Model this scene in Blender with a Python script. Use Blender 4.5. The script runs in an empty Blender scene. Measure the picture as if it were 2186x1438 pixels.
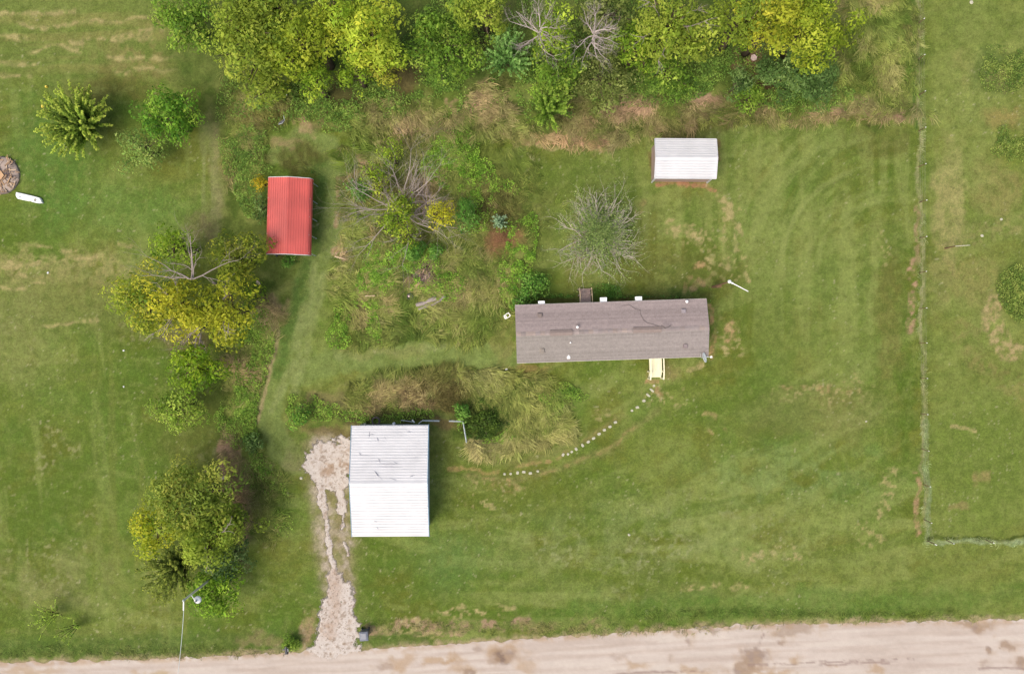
import bpy, math, random
import numpy as np
from math import sin, cos, pi, radians, sqrt, atan2
random.seed(7); RS = np.random.RandomState(11)
S = bpy.context.scene
C = S.collection
H = 66.0          # height of the drone above the ground
K = 0.04          # metres per photograph pixel on the ground

# ------------------------------------------------------------ camera, sky, sun, exposure
cam = bpy.data.cameras.new('camera'); co = bpy.data.objects.new('camera', cam); C.objects.link(co)
co.location = (0, 0, H); co.rotation_euler = (0, 0, 0)
cam.sensor_width = 36; cam.angle = 2*math.atan(43.72/H); cam.clip_end = 2000
S.camera = co
W = bpy.data.worlds.new('World'); S.world = W; W.use_nodes = True
wn = W.node_tree; bg = wn.nodes['Background']
sky = wn.nodes.new('ShaderNodeTexSky'); sky.sky_type = 'NISHITA'; sky.sun_disc = False
SUN_EL, SUN_AZ = radians(60), radians(226)
sky.sun_elevation = SUN_EL; sky.sun_rotation = SUN_AZ
sky.air_density = 1.0; sky.dust_density = 6.0; sky.ozone_density = 0.6
wn.links.new(sky.outputs[0], bg.inputs[0]); bg.inputs[1].default_value = 0.148
sl = bpy.data.lights.new('sun', 'SUN'); sl.energy = 1.2; sl.angle = radians(26); sl.color = (1, .95, .87)
so = bpy.data.objects.new('sun', sl); C.objects.link(so); so.location = (-20, -30, 60)
so.rotation_euler = (pi/2 - SUN_EL, 0, -SUN_AZ + pi)
S.view_settings.view_transform = 'Standard'; S.view_settings.look = 'None'
S.view_settings.exposure = 0.74; S.view_settings.gamma = 1

# ------------------------------------------------------------ helpers
def P(px, py, z=0.0):
    f = (H - z)/H*K
    return np.array([(px-1093)*f, (719-py)*f, z])
def srgb(r, g, b, k=1.0):
    o = []
    for c in (r, g, b):
        c = c/255.; o.append((c/12.92 if c <= .04045 else ((c+.055)/1.055)**2.4)*k)
    return np.array(o)
G = 0.50
def A(r, g, b, k=1.0): return srgb(r, g, b, G*k)

_lat = np.random.RandomState(3).rand(512, 512)
def vn(x, y, s, seed=0):
    u = x/s + seed*37.7; v = y/s + seed*91.3
    iu = np.floor(u).astype(int); iv = np.floor(v).astype(int)
    fu = u-iu; fv = v-iv
    fu = fu*fu*(3-2*fu); fv = fv*fv*(3-2*fv)
    a = _lat[iu % 512, iv % 512]; b = _lat[(iu+1) % 512, iv % 512]
    c = _lat[iu % 512, (iv+1) % 512]; d = _lat[(iu+1) % 512, (iv+1) % 512]
    return (a*(1-fu)+b*fu)*(1-fv)+(c*(1-fu)+d*fu)*fv
def fbm(x, y, s, seed=0, o=4):
    t = 0; w = 1.; sw = 0
    for i in range(o):
        t = t + vn(x, y, s/2**i, seed+i*5)*w; sw += w; w *= .55
    return t/sw
def sst(a, b, x):
    t = np.clip((x-a)/(b-a), 0, 1); return t*t*(3-2*t)

def tag(o, label=None, cat=None, group=None, kind=None):
    if label: o['label'] = label
    if cat: o['category'] = cat
    if group: o['group'] = group
    if kind: o['kind'] = kind
    return o
def empty(name, label, cat, loc=(0, 0, 0), rz=0., group=None):
    o = bpy.data.objects.new(name, None); C.objects.link(o)
    o.location = loc; o.rotation_euler = (0, 0, rz); o.empty_display_size = .3
    return tag(o, label, cat, group)
def mesh_np(name, V, Fs, col=None, smooth=False):
    me = bpy.data.meshes.new(name)
    V = np.asarray(V, dtype=np.float32)
    me.vertices.add(len(V)); me.vertices.foreach_set('co', V.ravel())
    tot = []; idx = []
    for F in Fs:
        F = np.asarray(F, dtype=np.int32)
        if len(F) == 0: continue
        idx.append(F.ravel()); tot.append(np.full(len(F), F.shape[1], np.int32))
    idx = np.concatenate(idx); tot = np.concatenate(tot)
    st = np.concatenate([[0], np.cumsum(tot)[:-1]]).astype(np.int32)
    me.loops.add(len(idx)); me.loops.foreach_set('vertex_index', idx)
    me.polygons.add(len(tot)); me.polygons.foreach_set('loop_start', st); me.polygons.foreach_set('loop_total', tot)
    if smooth: me.polygons.foreach_set('use_smooth', np.ones(len(tot), bool))
    me.update(calc_edges=True)
    if col is not None:
        c = np.ones((len(V), 4), np.float32); c[:, :3] = col
        at = me.attributes.new('col', 'FLOAT_COLOR', 'POINT'); at.data.foreach_set('color', c.ravel())
    return me
def link(name, me, mat=None, parent=None):
    o = bpy.data.objects.new(name, me); C.objects.link(o)
    if mat: me.materials.append(mat)
    if parent: o.parent = parent
    return o

# ------------------------------------------------------------ materials
def mat_base(name):
    m = bpy.data.materials.new(name); m.use_nodes = True
    n = m.node_tree; return m, n, n.nodes['Principled BSDF']
def noise_mix(n, src, scale, lo, hi, detail=4, vec=None, aniso=None):
    tc = n.nodes.new('ShaderNodeTexCoord'); nz = n.nodes.new('ShaderNodeTexNoise')
    nz.inputs['Scale'].default_value = scale; nz.inputs['Detail'].default_value = detail
    v = tc.outputs['Object']
    if aniso:
        mp = n.nodes.new('ShaderNodeMapping'); mp.inputs['Scale'].default_value = aniso
        n.links.new(v, mp.inputs[0]); v = mp.outputs[0]
    n.links.new(v, nz.inputs['Vector'])
    mr = n.nodes.new('ShaderNodeMapRange'); mr.inputs[1].default_value = .3; mr.inputs[2].default_value = .7
    mr.inputs[3].default_value = lo; mr.inputs[4].default_value = hi
    n.links.new(nz.outputs[0], mr.inputs[0])
    mx = n.nodes.new('ShaderNodeVectorMath'); mx.operation = 'SCALE'
    n.links.new(src, mx.inputs[0]); n.links.new(mr.outputs[0], mx.inputs['Scale'])
    return mx.outputs[0], nz.outputs[0]
def bump(n, b, h, dist, st=.6):
    bp = n.nodes.new('ShaderNodeBump'); bp.inputs['Distance'].default_value = dist; bp.inputs['Strength'].default_value = st
    n.links.new(h, bp.inputs['Height']); n.links.new(bp.outputs[0], b.inputs['Normal'])
def M_plain(name, col, rough=.6, var=.12, scale=3., metal=0., bmp=0.):
    m, n, b = mat_base(name)
    rgb = n.nodes.new('ShaderNodeRGB'); rgb.outputs[0].default_value = (*col, 1)
    o, h = noise_mix(n, rgb.outputs[0], scale, 1-var, 1+var)
    n.links.new(o, b.inputs['Base Color']); b.inputs['Roughness'].default_value = rough; b.inputs['Metallic'].default_value = metal
    if bmp: bump(n, b, h, bmp)
    return m
def M_vcol(name, rough=.85, scales=((6., .9, 1.1),), bmp=0., trans=0., spec=.3):
    m, n, b = mat_base(name)
    at = n.nodes.new('ShaderNodeAttribute'); at.attribute_name = 'col'
    o = at.outputs[0]; h = None
    for s, lo, hi in scales:
        o, h = noise_mix(n, o, s, lo, hi)
    n.links.new(o, b.inputs['Base Color']); b.inputs['Roughness'].default_value = rough
    b.inputs['Specular IOR Level'].default_value = spec
    if bmp: bump(n, b, h, bmp)
    if trans:
        tr = n.nodes.new('ShaderNodeBsdfTranslucent'); n.links.new(o, tr.inputs[0])
        mx = n.nodes.new('ShaderNodeMixShader'); mx.inputs[0].default_value = trans
        n.links.new(b.outputs[0], mx.inputs[1]); n.links.new(tr.outputs[0], mx.inputs[2])
        n.links.new(mx.outputs[0], n.nodes['Material Output'].inputs[0])
    return m
m_ground = M_vcol('mown_turf', .95, ((1.3, .9, 1.1), (4.5, .85, 1.15), (14., .76, 1.24)), bmp=.06, spec=.1)
m_road = M_vcol('packed_dirt', .95, ((.8, .97, 1.03), (14., .95, 1.05)), bmp=.008, spec=.15)
m_gravel = M_vcol('crushed_stone', .95, ((4., .96, 1.04), (22., .88, 1.12)), bmp=.012, spec=.15)
m_leaf = M_vcol('leaves', .7, ((2., .93, 1.07),), trans=.45, spec=.25)
m_blade = M_vcol('grass_blades', .8, ((2., .94, 1.06),), trans=.2, spec=.15)
m_bark = M_vcol('bark', .9, ((12., .8, 1.2),), bmp=.01, spec=.1)
m_tint = M_vcol('weathered_surface', .85, ((5., .92, 1.08), (30., .9, 1.1)), spec=.2)
m_white_metal = M_plain('white_painted_steel', (.44, .442, .445), .45, .08, .7)
m_white = M_plain('white_plastic', (.7, .7, .68), .5, .04)
m_red = M_plain('red_painted_steel', (.37, .06, .047), .38, .18, .5)
m_blue = M_plain('blue_steel_trim', (.12, .22, .30), .5)
m_bluewall = M_plain('pale_steel_wall', (.42, .46, .48), .5, .06)
m_galv = M_plain('galvanised_steel', (.38, .42, .41), .45, .15, 4, .3)
m_dish = M_plain('pale_grey_dish', (.66, .68, .64), .5, .05)
m_wire = M_plain('rusty_wire', (.22, .20, .15), .7)
m_dark = M_plain('black_plastic', (.018, .02, .024), .5)
m_grey = M_plain('grey_plastic', (.10, .11, .135), .45, .1)
m_cream = M_plain('cream_paint', (.62, .59, .40), .6, .05)
m_wall = M_plain('vinyl_siding', (.42, .39, .34), .6, .06)
m_glass = M_plain('window_glass', (.04, .05, .06), .1)
m_brownwood = M_plain('old_brown_wood', (.27, .20, .175), .9, .25, 7)
m_palewood = M_plain('pale_new_wood', (.42, .32, .19), .8, .15, 7)
m_tanwall = M_plain('tan_steel_wall', (.30, .215, .185), .6, .08)
m_scuff = M_plain('dark_scuff', (.24, .25, .30), .7, .2, 8)
m_stone = M_plain('pale_concrete', (.33, .32, .235), .9, .14, 9, 0, .01)
m_rust = M_plain('reddish_brown_wood', (.12, .065, .03), .9, .2, 8)
m_enamel = M_plain('white_enamel', (.82, .82, .80), .4, .03)
m_yellow = M_plain('yellow_plastic', (.55, .42, .05), .5)
m_pink = M_plain('faded_board', (.40, .30, .27), .8, .1, 6)
m_cable = M_plain('black_cable', (.08, .065, .06), .6)

# ------------------------------------------------------------ mesh collector
class MB:
    def __init__(s): s.v = []; s.f = []; s.c = []
    def add(s, V, F, col=None):
        b = len(s.v); s.v += [tuple(v) for v in V]; s.f += [tuple(i+b for i in f) for f in F]
        s.c += [tuple(col) if col is not None else (.5, .5, .5)]*len(V); return s
    def box(s, x0, x1, y0, y1, z0, z1, col=None):
        V = [(x, y, z) for z in (z0, z1) for y in (y0, y1) for x in (x0, x1)]
        return s.add(V, [(0, 2, 3, 1), (4, 5, 7, 6), (0, 1, 5, 4), (1, 3, 7, 5), (3, 2, 6, 7), (2, 0, 4, 6)], col)
    def obox(s, a, b, w, h, col=None):       # beam from a to b, width w, height h
        a = np.array(a, float); b = np.array(b, float); d = b-a; d /= np.linalg.norm(d)
        u = np.cross(d, (0, 0, 1)); 
        if np.linalg.norm(u) < 1e-3: u = np.array((1., 0, 0))
        u /= np.linalg.norm(u); t = np.cross(u, d)
        V = [p + u*w/2*i + t*h/2*j for p in (a, b) for j in (-1, 1) for i in (-1, 1)]
        return s.add(V, [(0, 2, 3, 1), (4, 5, 7, 6), (0, 1, 5, 4), (1, 3, 7, 5), (3, 2, 6, 7), (2, 0, 4, 6)], col)
    def tube(s, pts, rad, n=8, col=None, cap=True):
        pts = [np.array(p, float) for p in pts]
        if not hasattr(rad, '__len__'): rad = [rad]*len(pts)
        V = []
        u = None
        for i, p in enumerate(pts):
            d = pts[min(i+1, len(pts)-1)]-pts[max(i-1, 0)]; d = d/(np.linalg.norm(d)+1e-9)
            r = np.array((0, 0, 1.)) if abs(d[2]) < .9 else np.array((1., 0, 0))
            a = np.cross(d, r); a /= np.linalg.norm(a); b = np.cross(d, a)
            if u is not None and np.dot(a, u) < 0: a, b = -a, -b
            u = a
            for k in range(n):
                t = 2*pi*k/n; V.append(p + (a*cos(t)+b*sin(t))*rad[i])
        F = []
        for i in range(len(pts)-1):
            for k in range(n):
                k2 = (k+1) % n; F.append((i*n+k, i*n+k2, (i+1)*n+k2, (i+1)*n+k))
        if cap:
            F.append(tuple(range(n))[::-1]); F.append(tuple((len(pts)-1)*n+k for k in range(n)))
        return s.add(V, F, col)
    def lathe(s, prof, cx=0, cy=0, n=16, col=None):
        V = []; F = []
        for r, z in prof:
            for k in range(n): V.append((cx+r*cos(2*pi*k/n), cy+r*sin(2*pi*k/n), z))
        for i in range(len(prof)-1):
            for k in range(n):
                k2 = (k+1) % n; F.append((i*n+k, i*n+k2, (i+1)*n+k2, (i+1)*n+k))
        F.append(tuple(range(n))[::-1]); F.append(tuple((len(prof)-1)*n+k for k in range(n)))
        return s.add(V, F, col)
    def sheet(s, prof, y0, y1, th=.02, axis='x', col=None):   # profile (u,z) swept along other axis with thickness
        V = []; n = len(prof)
        for dz in (0, -th):
            for y in (y0, y1):
                for (u, z) in prof:
                    V.append((u, y, z+dz) if axis == 'x' else (y, u, z+dz))
        F = []
        for i in range(n-1):
            F.append((i, i+1, n+i+1, n+i)); F.append((2*n+i+1, 2*n+i, 3*n+i, 3*n+i+1))
            F.append((i+1, i, 2*n+i, 2*n+i+1)); F.append((n+i, n+i+1, 3*n+i+1, 3*n+i))
        F.append((0, n, 3*n, 2*n)); F.append((n-1, 2*n+n-1, 3*n+n-1, n+n-1))
        return s.add(V, F, col)
    def obj(s, name, mat, parent=None, smooth=False, bevel=0):
        me = bpy.data.meshes.new(name); me.from_pydata(s.v, [], s.f); me.update()
        c = np.ones((len(s.v), 4), np.float32); c[:, :3] = np.array(s.c)
        at = me.attributes.new('col', 'FLOAT_COLOR', 'POINT'); at.data.foreach_set('color', c.ravel())
        if smooth:
            for p in me.polygons: p.use_smooth = True
        o = link(name, me, mat, parent)
        if bevel:
            bv = o.modifiers.new('bevel', 'BEVEL'); bv.width = bevel; bv.segments = 2
        return o
def dupc(o, parent, loc=(0, 0, 0), rot=(0, 0, 0), label=None):
    c = o.copy(); C.objects.link(c); c.parent = parent; c.location = loc; c.rotation_euler = rot
    if label: c['label'] = label
    return c
def copy_tree(o, parent=None):
    c = o.copy(); C.objects.link(c); c.parent = parent
    for ch in list(o.children): copy_tree(ch, c)
    return c
def local(root_loc, rz, w):
    d = np.array(w)-np.array(root_loc); c, s_ = cos(-rz), sin(-rz)
    return np.array((d[0]*c-d[1]*s_, d[0]*s_+d[1]*c, d[2]))

# ------------------------------------------------------------ GROUND
def axis(lo, hi, st, far):
    a = list(np.arange(lo, hi+st/2, st)); s_ = st; x = a[-1]; R = []
    while x < far: s_ *= 1.35; x += s_; R.append(x)
    x = a[0]; s_ = st; L = []
    while x > -far: s_ *= 1.35; x -= s_; L.append(x)
    return np.array(L[::-1]+a+R)
gx = axis(-47, 47, .12, 420); gy = axis(-32, 32, .12, 420)
X, Y = np.meshgrid(gx, gy)
PX = X/K+1093; PY = 719-Y/K
w1, w2 = fbm(PX, PY, 46, 1, 4), fbm(PX, PY, 46, 9, 4)
DX = PX+(w1-.5)*62; DY = PY+(w2-.5)*62
brn = fbm(PX, PY, 15, 21, 3); brn2 = fbm(PX, PY, 34, 33, 3)
RG = fbm(PX, PY, 11, 23, 3); fle = fbm(PX, PY, 8, 24, 2)
big = fbm(PX, PY, 260, 41, 4); mid = fbm(PX, PY, 80, 51, 4); fine = fbm(PX, PY, 9, 61, 3)
def road_edge(px):
    e = np.interp(px, [-3000, 0, 250, 500, 620, 770, 1000, 1280, 1400, 1500, 1700, 1900, 2186, 5000],
                  [1540, 1414, 1409, 1399, 1390, 1386, 1371, 1353, 1345, 1337, 1331, 1326, 1321, 1240])
    return e
def blob(cx, cy, rx, ry, rot=0, soft=.5, brk=0., dist=1., n=None):
    xx = PX+(DX-PX)*dist-cx; yy = PY+(DY-PY)*dist-cy
    r = radians(rot); a = xx*cos(r)+yy*sin(r); b = -xx*sin(r)+yy*cos(r)
    d = np.sqrt((a/rx)**2+(b/ry)**2)
    m = 1-sst(1-soft*.75, 1+soft*.75, d+(RG-.5)*(.9 if dist else 0)*min(1., 14./min(rx, ry)+.25))
    if brk: m = m*sst(brk-.10, brk+.10, (brn if n is None else n))
    return m
def seg_d(xx, yy, pts):
    d = np.full(xx.shape, 1e9)
    for (x0, y0), (x1, y1) in zip(pts[:-1], pts[1:]):
        dx, dy = x1-x0, y1-y0; L = dx*dx+dy*dy+1e-9
        t = np.clip(((xx-x0)*dx+(yy-y0)*dy)/L, 0, 1)
        d = np.minimum(d, np.hypot(xx-x0-t*dx, yy-y0-t*dy))
    return d
def stroke(pts, w, soft=.6, brk=0., dist=.3, n=None):
    xs = [p[0] for p in pts]; ys = [p[1] for p in pts]; pad = w*2+40
    m = np.zeros(PX.shape)
    sel = (PX > min(xs)-pad) & (PX < max(xs)+pad) & (PY > min(ys)-pad) & (PY < max(ys)+pad)
    xx = PX[sel]+(DX[sel]-PX[sel])*dist; yy = PY[sel]+(DY[sel]-PY[sel])*dist
    m[sel] = 1-sst(w*(1-soft), w*(1+soft), seg_d(xx, yy, pts)+(RG[sel]-.5)*min(w*1.3, 16)*(1 if dist else 0))
    if brk: m = m*sst(brk-.10, brk+.10, (brn if n is None else n))
    return m
COL = np.empty(PX.shape+(3,)); 
def paint(m, c, a=1.):
    global COL
    m = (m*a)[..., None]; COL = COL*(1-m)+np.array(c)*m
lawn, light, lush, olive = A(117, 132, 56), A(146, 158, 86), A(86, 114, 36), A(112, 114, 44)
tan, pink, brown, dkgreen = A(184, 172, 116), A(182, 150, 118), A(98, 88, 52), A(66, 90, 32)
pale = A(150, 160, 105)
COL[:] = lawn
paint(sst(.44, .62, big), light, .6)
paint(sst(.48, .3, big), lush, .6)
paint(sst(.50, .66, mid), olive, .5)
paint(sst(.48, .3, mid), A(98, 128, 50), .5)
rv = lambda a, l, w_, sd: fbm((PX*cos(a)+PY*sin(a))*w_/l, -PX*sin(a)+PY*cos(a), w_, sd, 3)
paint(sst(.52, .68, rv(-.5, 260, 34, 201))*sst(1000, 1100, PX), light, .55)
paint(sst(.54, .7, rv(.25, 200, 26, 203))*sst(960, 1040, PY), light, .5)
paint(sst(.46, .32, rv(-.2, 220, 30, 205)), A(96, 120, 42), .5)
paint(sst(.55, .7, rv(1.45, 180, 20, 207))*sst(430, 380, PX), light, .4)
paint(sst(1975, 2000, PX), A(136, 146, 74), .5)
paint(blob(2090, 1000, 110, 140, 0, .5), A(114, 134, 56), .7)
# mowing passes: right-hand lawn and front lawn
yard = sst(1150, 1300, PX)*sst(1960, 1930, PX)*sst(250, 300, PY)
vs = fbm(PX, PY*.09, 30, 71, 3); hs = fbm(PX*.09, PY, 26, 73, 3)
arc = np.hypot(PX-1930, (PY-560)*1.0); ar = fbm(arc, np.arctan2(PY-560, PX-1930)*22, 13, 75, 2)
paint(sst(.47, .62, vs)*yard*sst(900, 600, PY), light, .6)
paint(sst(.47, .34, vs)*yard*sst(900, 600, PY), lush, .45)
paint(sst(.48, .66, ar)*sst(1520, 1600, PX)*sst(1940, 1880, PX)*sst(270, 300, PY)*sst(560, 440, PY), light, .5)
paint(sst(.46, .3, ar)*sst(1520, 1600, PX)*sst(1950, 1900, PX)*sst(270, 300, PY)*sst(560, 440, PY), olive, .3)
paint(sst(.48, .66, hs)*sst(900, 960, PX)*sst(1060, 1120, PY)*sst(1960, 1930, PX), light, .5)
paint(sst(.48, .3, hs)*sst(900, 960, PX)*sst(1160, 1200, PY), lush, .5)
paint(blob(1760, 660, 120, 200, 0, .6), light, .35)
paint(blob(1900, 690, 35, 130, 0, .6), A(122, 118, 62), .6)
paint(blob(1880, 300, 60, 40, 0, .7), A(104, 102, 48), .55)
paint(blob(1640, 690, 40, 180, 0, .6), lush, .3)
paint(blob(1935, 860, 14, 130, 0, .6), lush, .6)
paint(blob(1350, 1180, 260, 100, 0, .8, .45, n=brn2), pale, .33)
paint(blob(1700, 1010, 200, 60, 0, .8, .45, n=brn2), A(128, 154, 90), .4)
paint(blob(1500, 1230, 330, 26, -2, .7), A(104, 118, 40), .55)
paint(blob(1700, 1290, 560, 26, -2, .7), A(96, 128, 52), .6)
paint(blob(960, 1190, 80, 60, 0, .7), A(108, 138, 72), .5)
paint(blob(1130, 1060, 150, 45, 0, .7), olive, .3)
# left field
paint(sst(480, 430, PX)*sst(200, 120, PY), A(124, 138, 68), .8)
paint(blob(110, 320, 90, 120, 0, .7), A(92, 130, 54), .7)
paint(blob(250, 440, 160, 60, 0, .7), A(98, 134, 56), .6)
rows = fbm(PX*.05, PY+PX*.02, 22, 81, 3)
paint(sst(.47, .62, rows)*sst(440, 330, PX)*sst(190, 130, PY), A(150, 146, 84), .6)
paint(blob(110, 570, 180, 45, 0, .6, .42), tan, .6)
paint(blob(120, 640, 170, 70, 0, .8), A(136, 138, 78), .6)
paint(blob(30, 720, 60, 90, 0, .8), A(140, 146, 84), .6)
vs2 = fbm(PX, PY*.08, 16, 83, 3)
paint(sst(.5, .66, vs2)*sst(450, 400, PX)*sst(180, 260, PX)*sst(700, 780, PY), A(128, 136, 66), .5)
paint(blob(430, 940, 90, 110, 0, .6), A(104, 108, 52), .6)
paint(blob(110, 1230, 140, 60, 0, .7, .45, n=brn2), A(150, 150, 96), .45)
paint(stroke([(-300, 1385), (200, 1380), (560, 1368), (900, 1362)], 24, .7), A(86, 112, 48), .7)
paint(stroke([(-300, 1350), (300, 1345)], 8, .8, .5), A(134, 140, 76), .5)
paint(blob(350, 120, 140, 60, 0, .7, .45), A(156, 142, 90), .55)
paint(blob(230, 190, 90, 30, 0, .8), A(112, 104, 54), .6)
paint(blob(400, 210, 60, 40, 0, .7), A(86, 102, 34), .6)
for p in ([(0, 30), (100, 28), (160, 25)], [(40, 55), (100, 55)], [(120, 52), (250, 42), (330, 38)], [(60, 105), (170, 101)],
          [(230, 75), (345, 70)], [(230, 125), (330, 120), (420, 114)], [(250, 155), (380, 146)], [(0, 137), (70, 131)], [(0, 160), (60, 156)],
          [(0, 575), (90, 560)], [(20, 560), (60, 590)], [(150, 562), (220, 542)], [(0, 622), (90, 606)], [(90, 700), (200, 682)], [(240, 520), (300, 530)],
          [(60, 520), (160, 535)], [(0, 82), (60, 80)], [(150, 90), (320, 78)]):
    paint(stroke(p, 4, .9, .40, .5), tan, .8)
# strip between the left field and the rough
paint(stroke([(455, 100), (462, 250), (468, 480)], 16, .9), A(154, 146, 102), .8)
paint(sst(.5, .64, vs2)*stroke([(440, 280), (445, 500)], 24, .6, dist=0), A(142, 148, 92), .6)
# rough ground
rough = np.maximum.reduce([  # unmown areas
    blob(900, 520, 205, 215, 0, .12, dist=.6), blob(990, 860, 235, 85, 6, .15, dist=.6), blob(700, 880, 110, 55, 0, .2, dist=.6),
    stroke([(470, 210), (700, 220), (1000, 250), (1250, 265), (1600, 215), (1930, 215)], 46, .25, dist=.6),
    stroke([(520, 200), (520, 520)], 48, .2, dist=.5), stroke([(1880, 0), (1875, 210)], 75, .15, dist=.4),
    stroke([(570, 620), (520, 800), (510, 1000), (530, 1120)], 52, .3, dist=.6),
    blob(1130, 620, 45, 60, 0, .3), blob(1080, 470, 70, 110, 0, .2, dist=.6)])
rough = np.maximum(rough, sst(210, 180, PY)*sst(330, 400, PX)*sst(1960, 1945, PX))
paint(rough, A(116, 130, 60), .85)
paint(rough*sst(.52, .66, brn2), A(146, 154, 82), .7)
paint(rough*sst(.46, .34, brn2), A(84, 106, 40), .75)
paint(rough*sst(.60, .74, mid), A(164, 140, 104), .4)
paint(rough*sst(205, 160, PY)*sst(1800, 1760, PX), A(92, 112, 50), .6)
# mown tracks
LANES = [([(612, 322), (650, 296), (695, 312), (708, 390), (702, 480), (686, 540), (656, 600), (640, 680), (612, 770), (584, 840), (577, 900), (600, 955), (640, 990)], 27), ([(640, 800), (700, 775), (800, 762), (950, 752), (1090, 765)], 26), ([(590, 330), (650, 345), (690, 330)], 20)]
lane = np.zeros(PX.shape)
for p, w in LANES: lane = np.maximum(lane, stroke(p, w, .2, dist=.15))
paint(lane, A(130, 147, 78), 1)
paint(blob(650, 330, 44, 26, 0, .5), A(96, 100, 48), .8)
for p, w in 0*(([(700, 330), (690, 440), (685, 540), (650, 620), (635, 720), (600, 800), (580, 880), (595, 950), (640, 985)], 34),
             ([(650, 790), (780, 765), (950, 750), (1100, 790), (1300, 800)], 32), ([(650, 325), (600, 380), (690, 300)], 36)):
    paint(stroke(p, w, .3, dist=.25), A(116, 138, 66), .95)
for p in ([(673, 560), (655, 640), (640, 740), (610, 820), (575, 880)], [(690, 590), (672, 680), (655, 760), (630, 830)], [(720, 760), (850, 752), (960, 740)]):
    paint(stroke(p, 9, .8, 0, .5), A(154, 164, 102), .6)
for p in ([(690, 340), (676, 450), (670, 540), (640, 600), (620, 700), (590, 800)],):
    paint(stroke(p, 11, .7, 0, .4), A(84, 116, 46), .75)
paint(stroke([(597, 710), (572, 800), (556, 870), (552, 900)], 3.5, .6, 0, .2), A(172, 160, 112), .95)
paint(stroke([(470, 640), (700, 745), (900, 770)], 1, .5), lawn, 0)
paint(stroke([(1000, 1015), (1100, 1022), (1200, 1000), (1300, 955), (1400, 880)], 8, .9, 0, .3), A(136, 134, 80), .6)
paint(stroke([(1020, 985), (1120, 985), (1220, 950), (1330, 880)], 7, .9, 0, .3), A(140, 138, 82), .5)
paint(stroke([(720, 380), (717, 430), (716, 480)], 4, .8, .35, .3), pink, .7)
paint(blob(1180, 370, 170, 50, 0, .5), A(106, 124, 52), .6)
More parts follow.
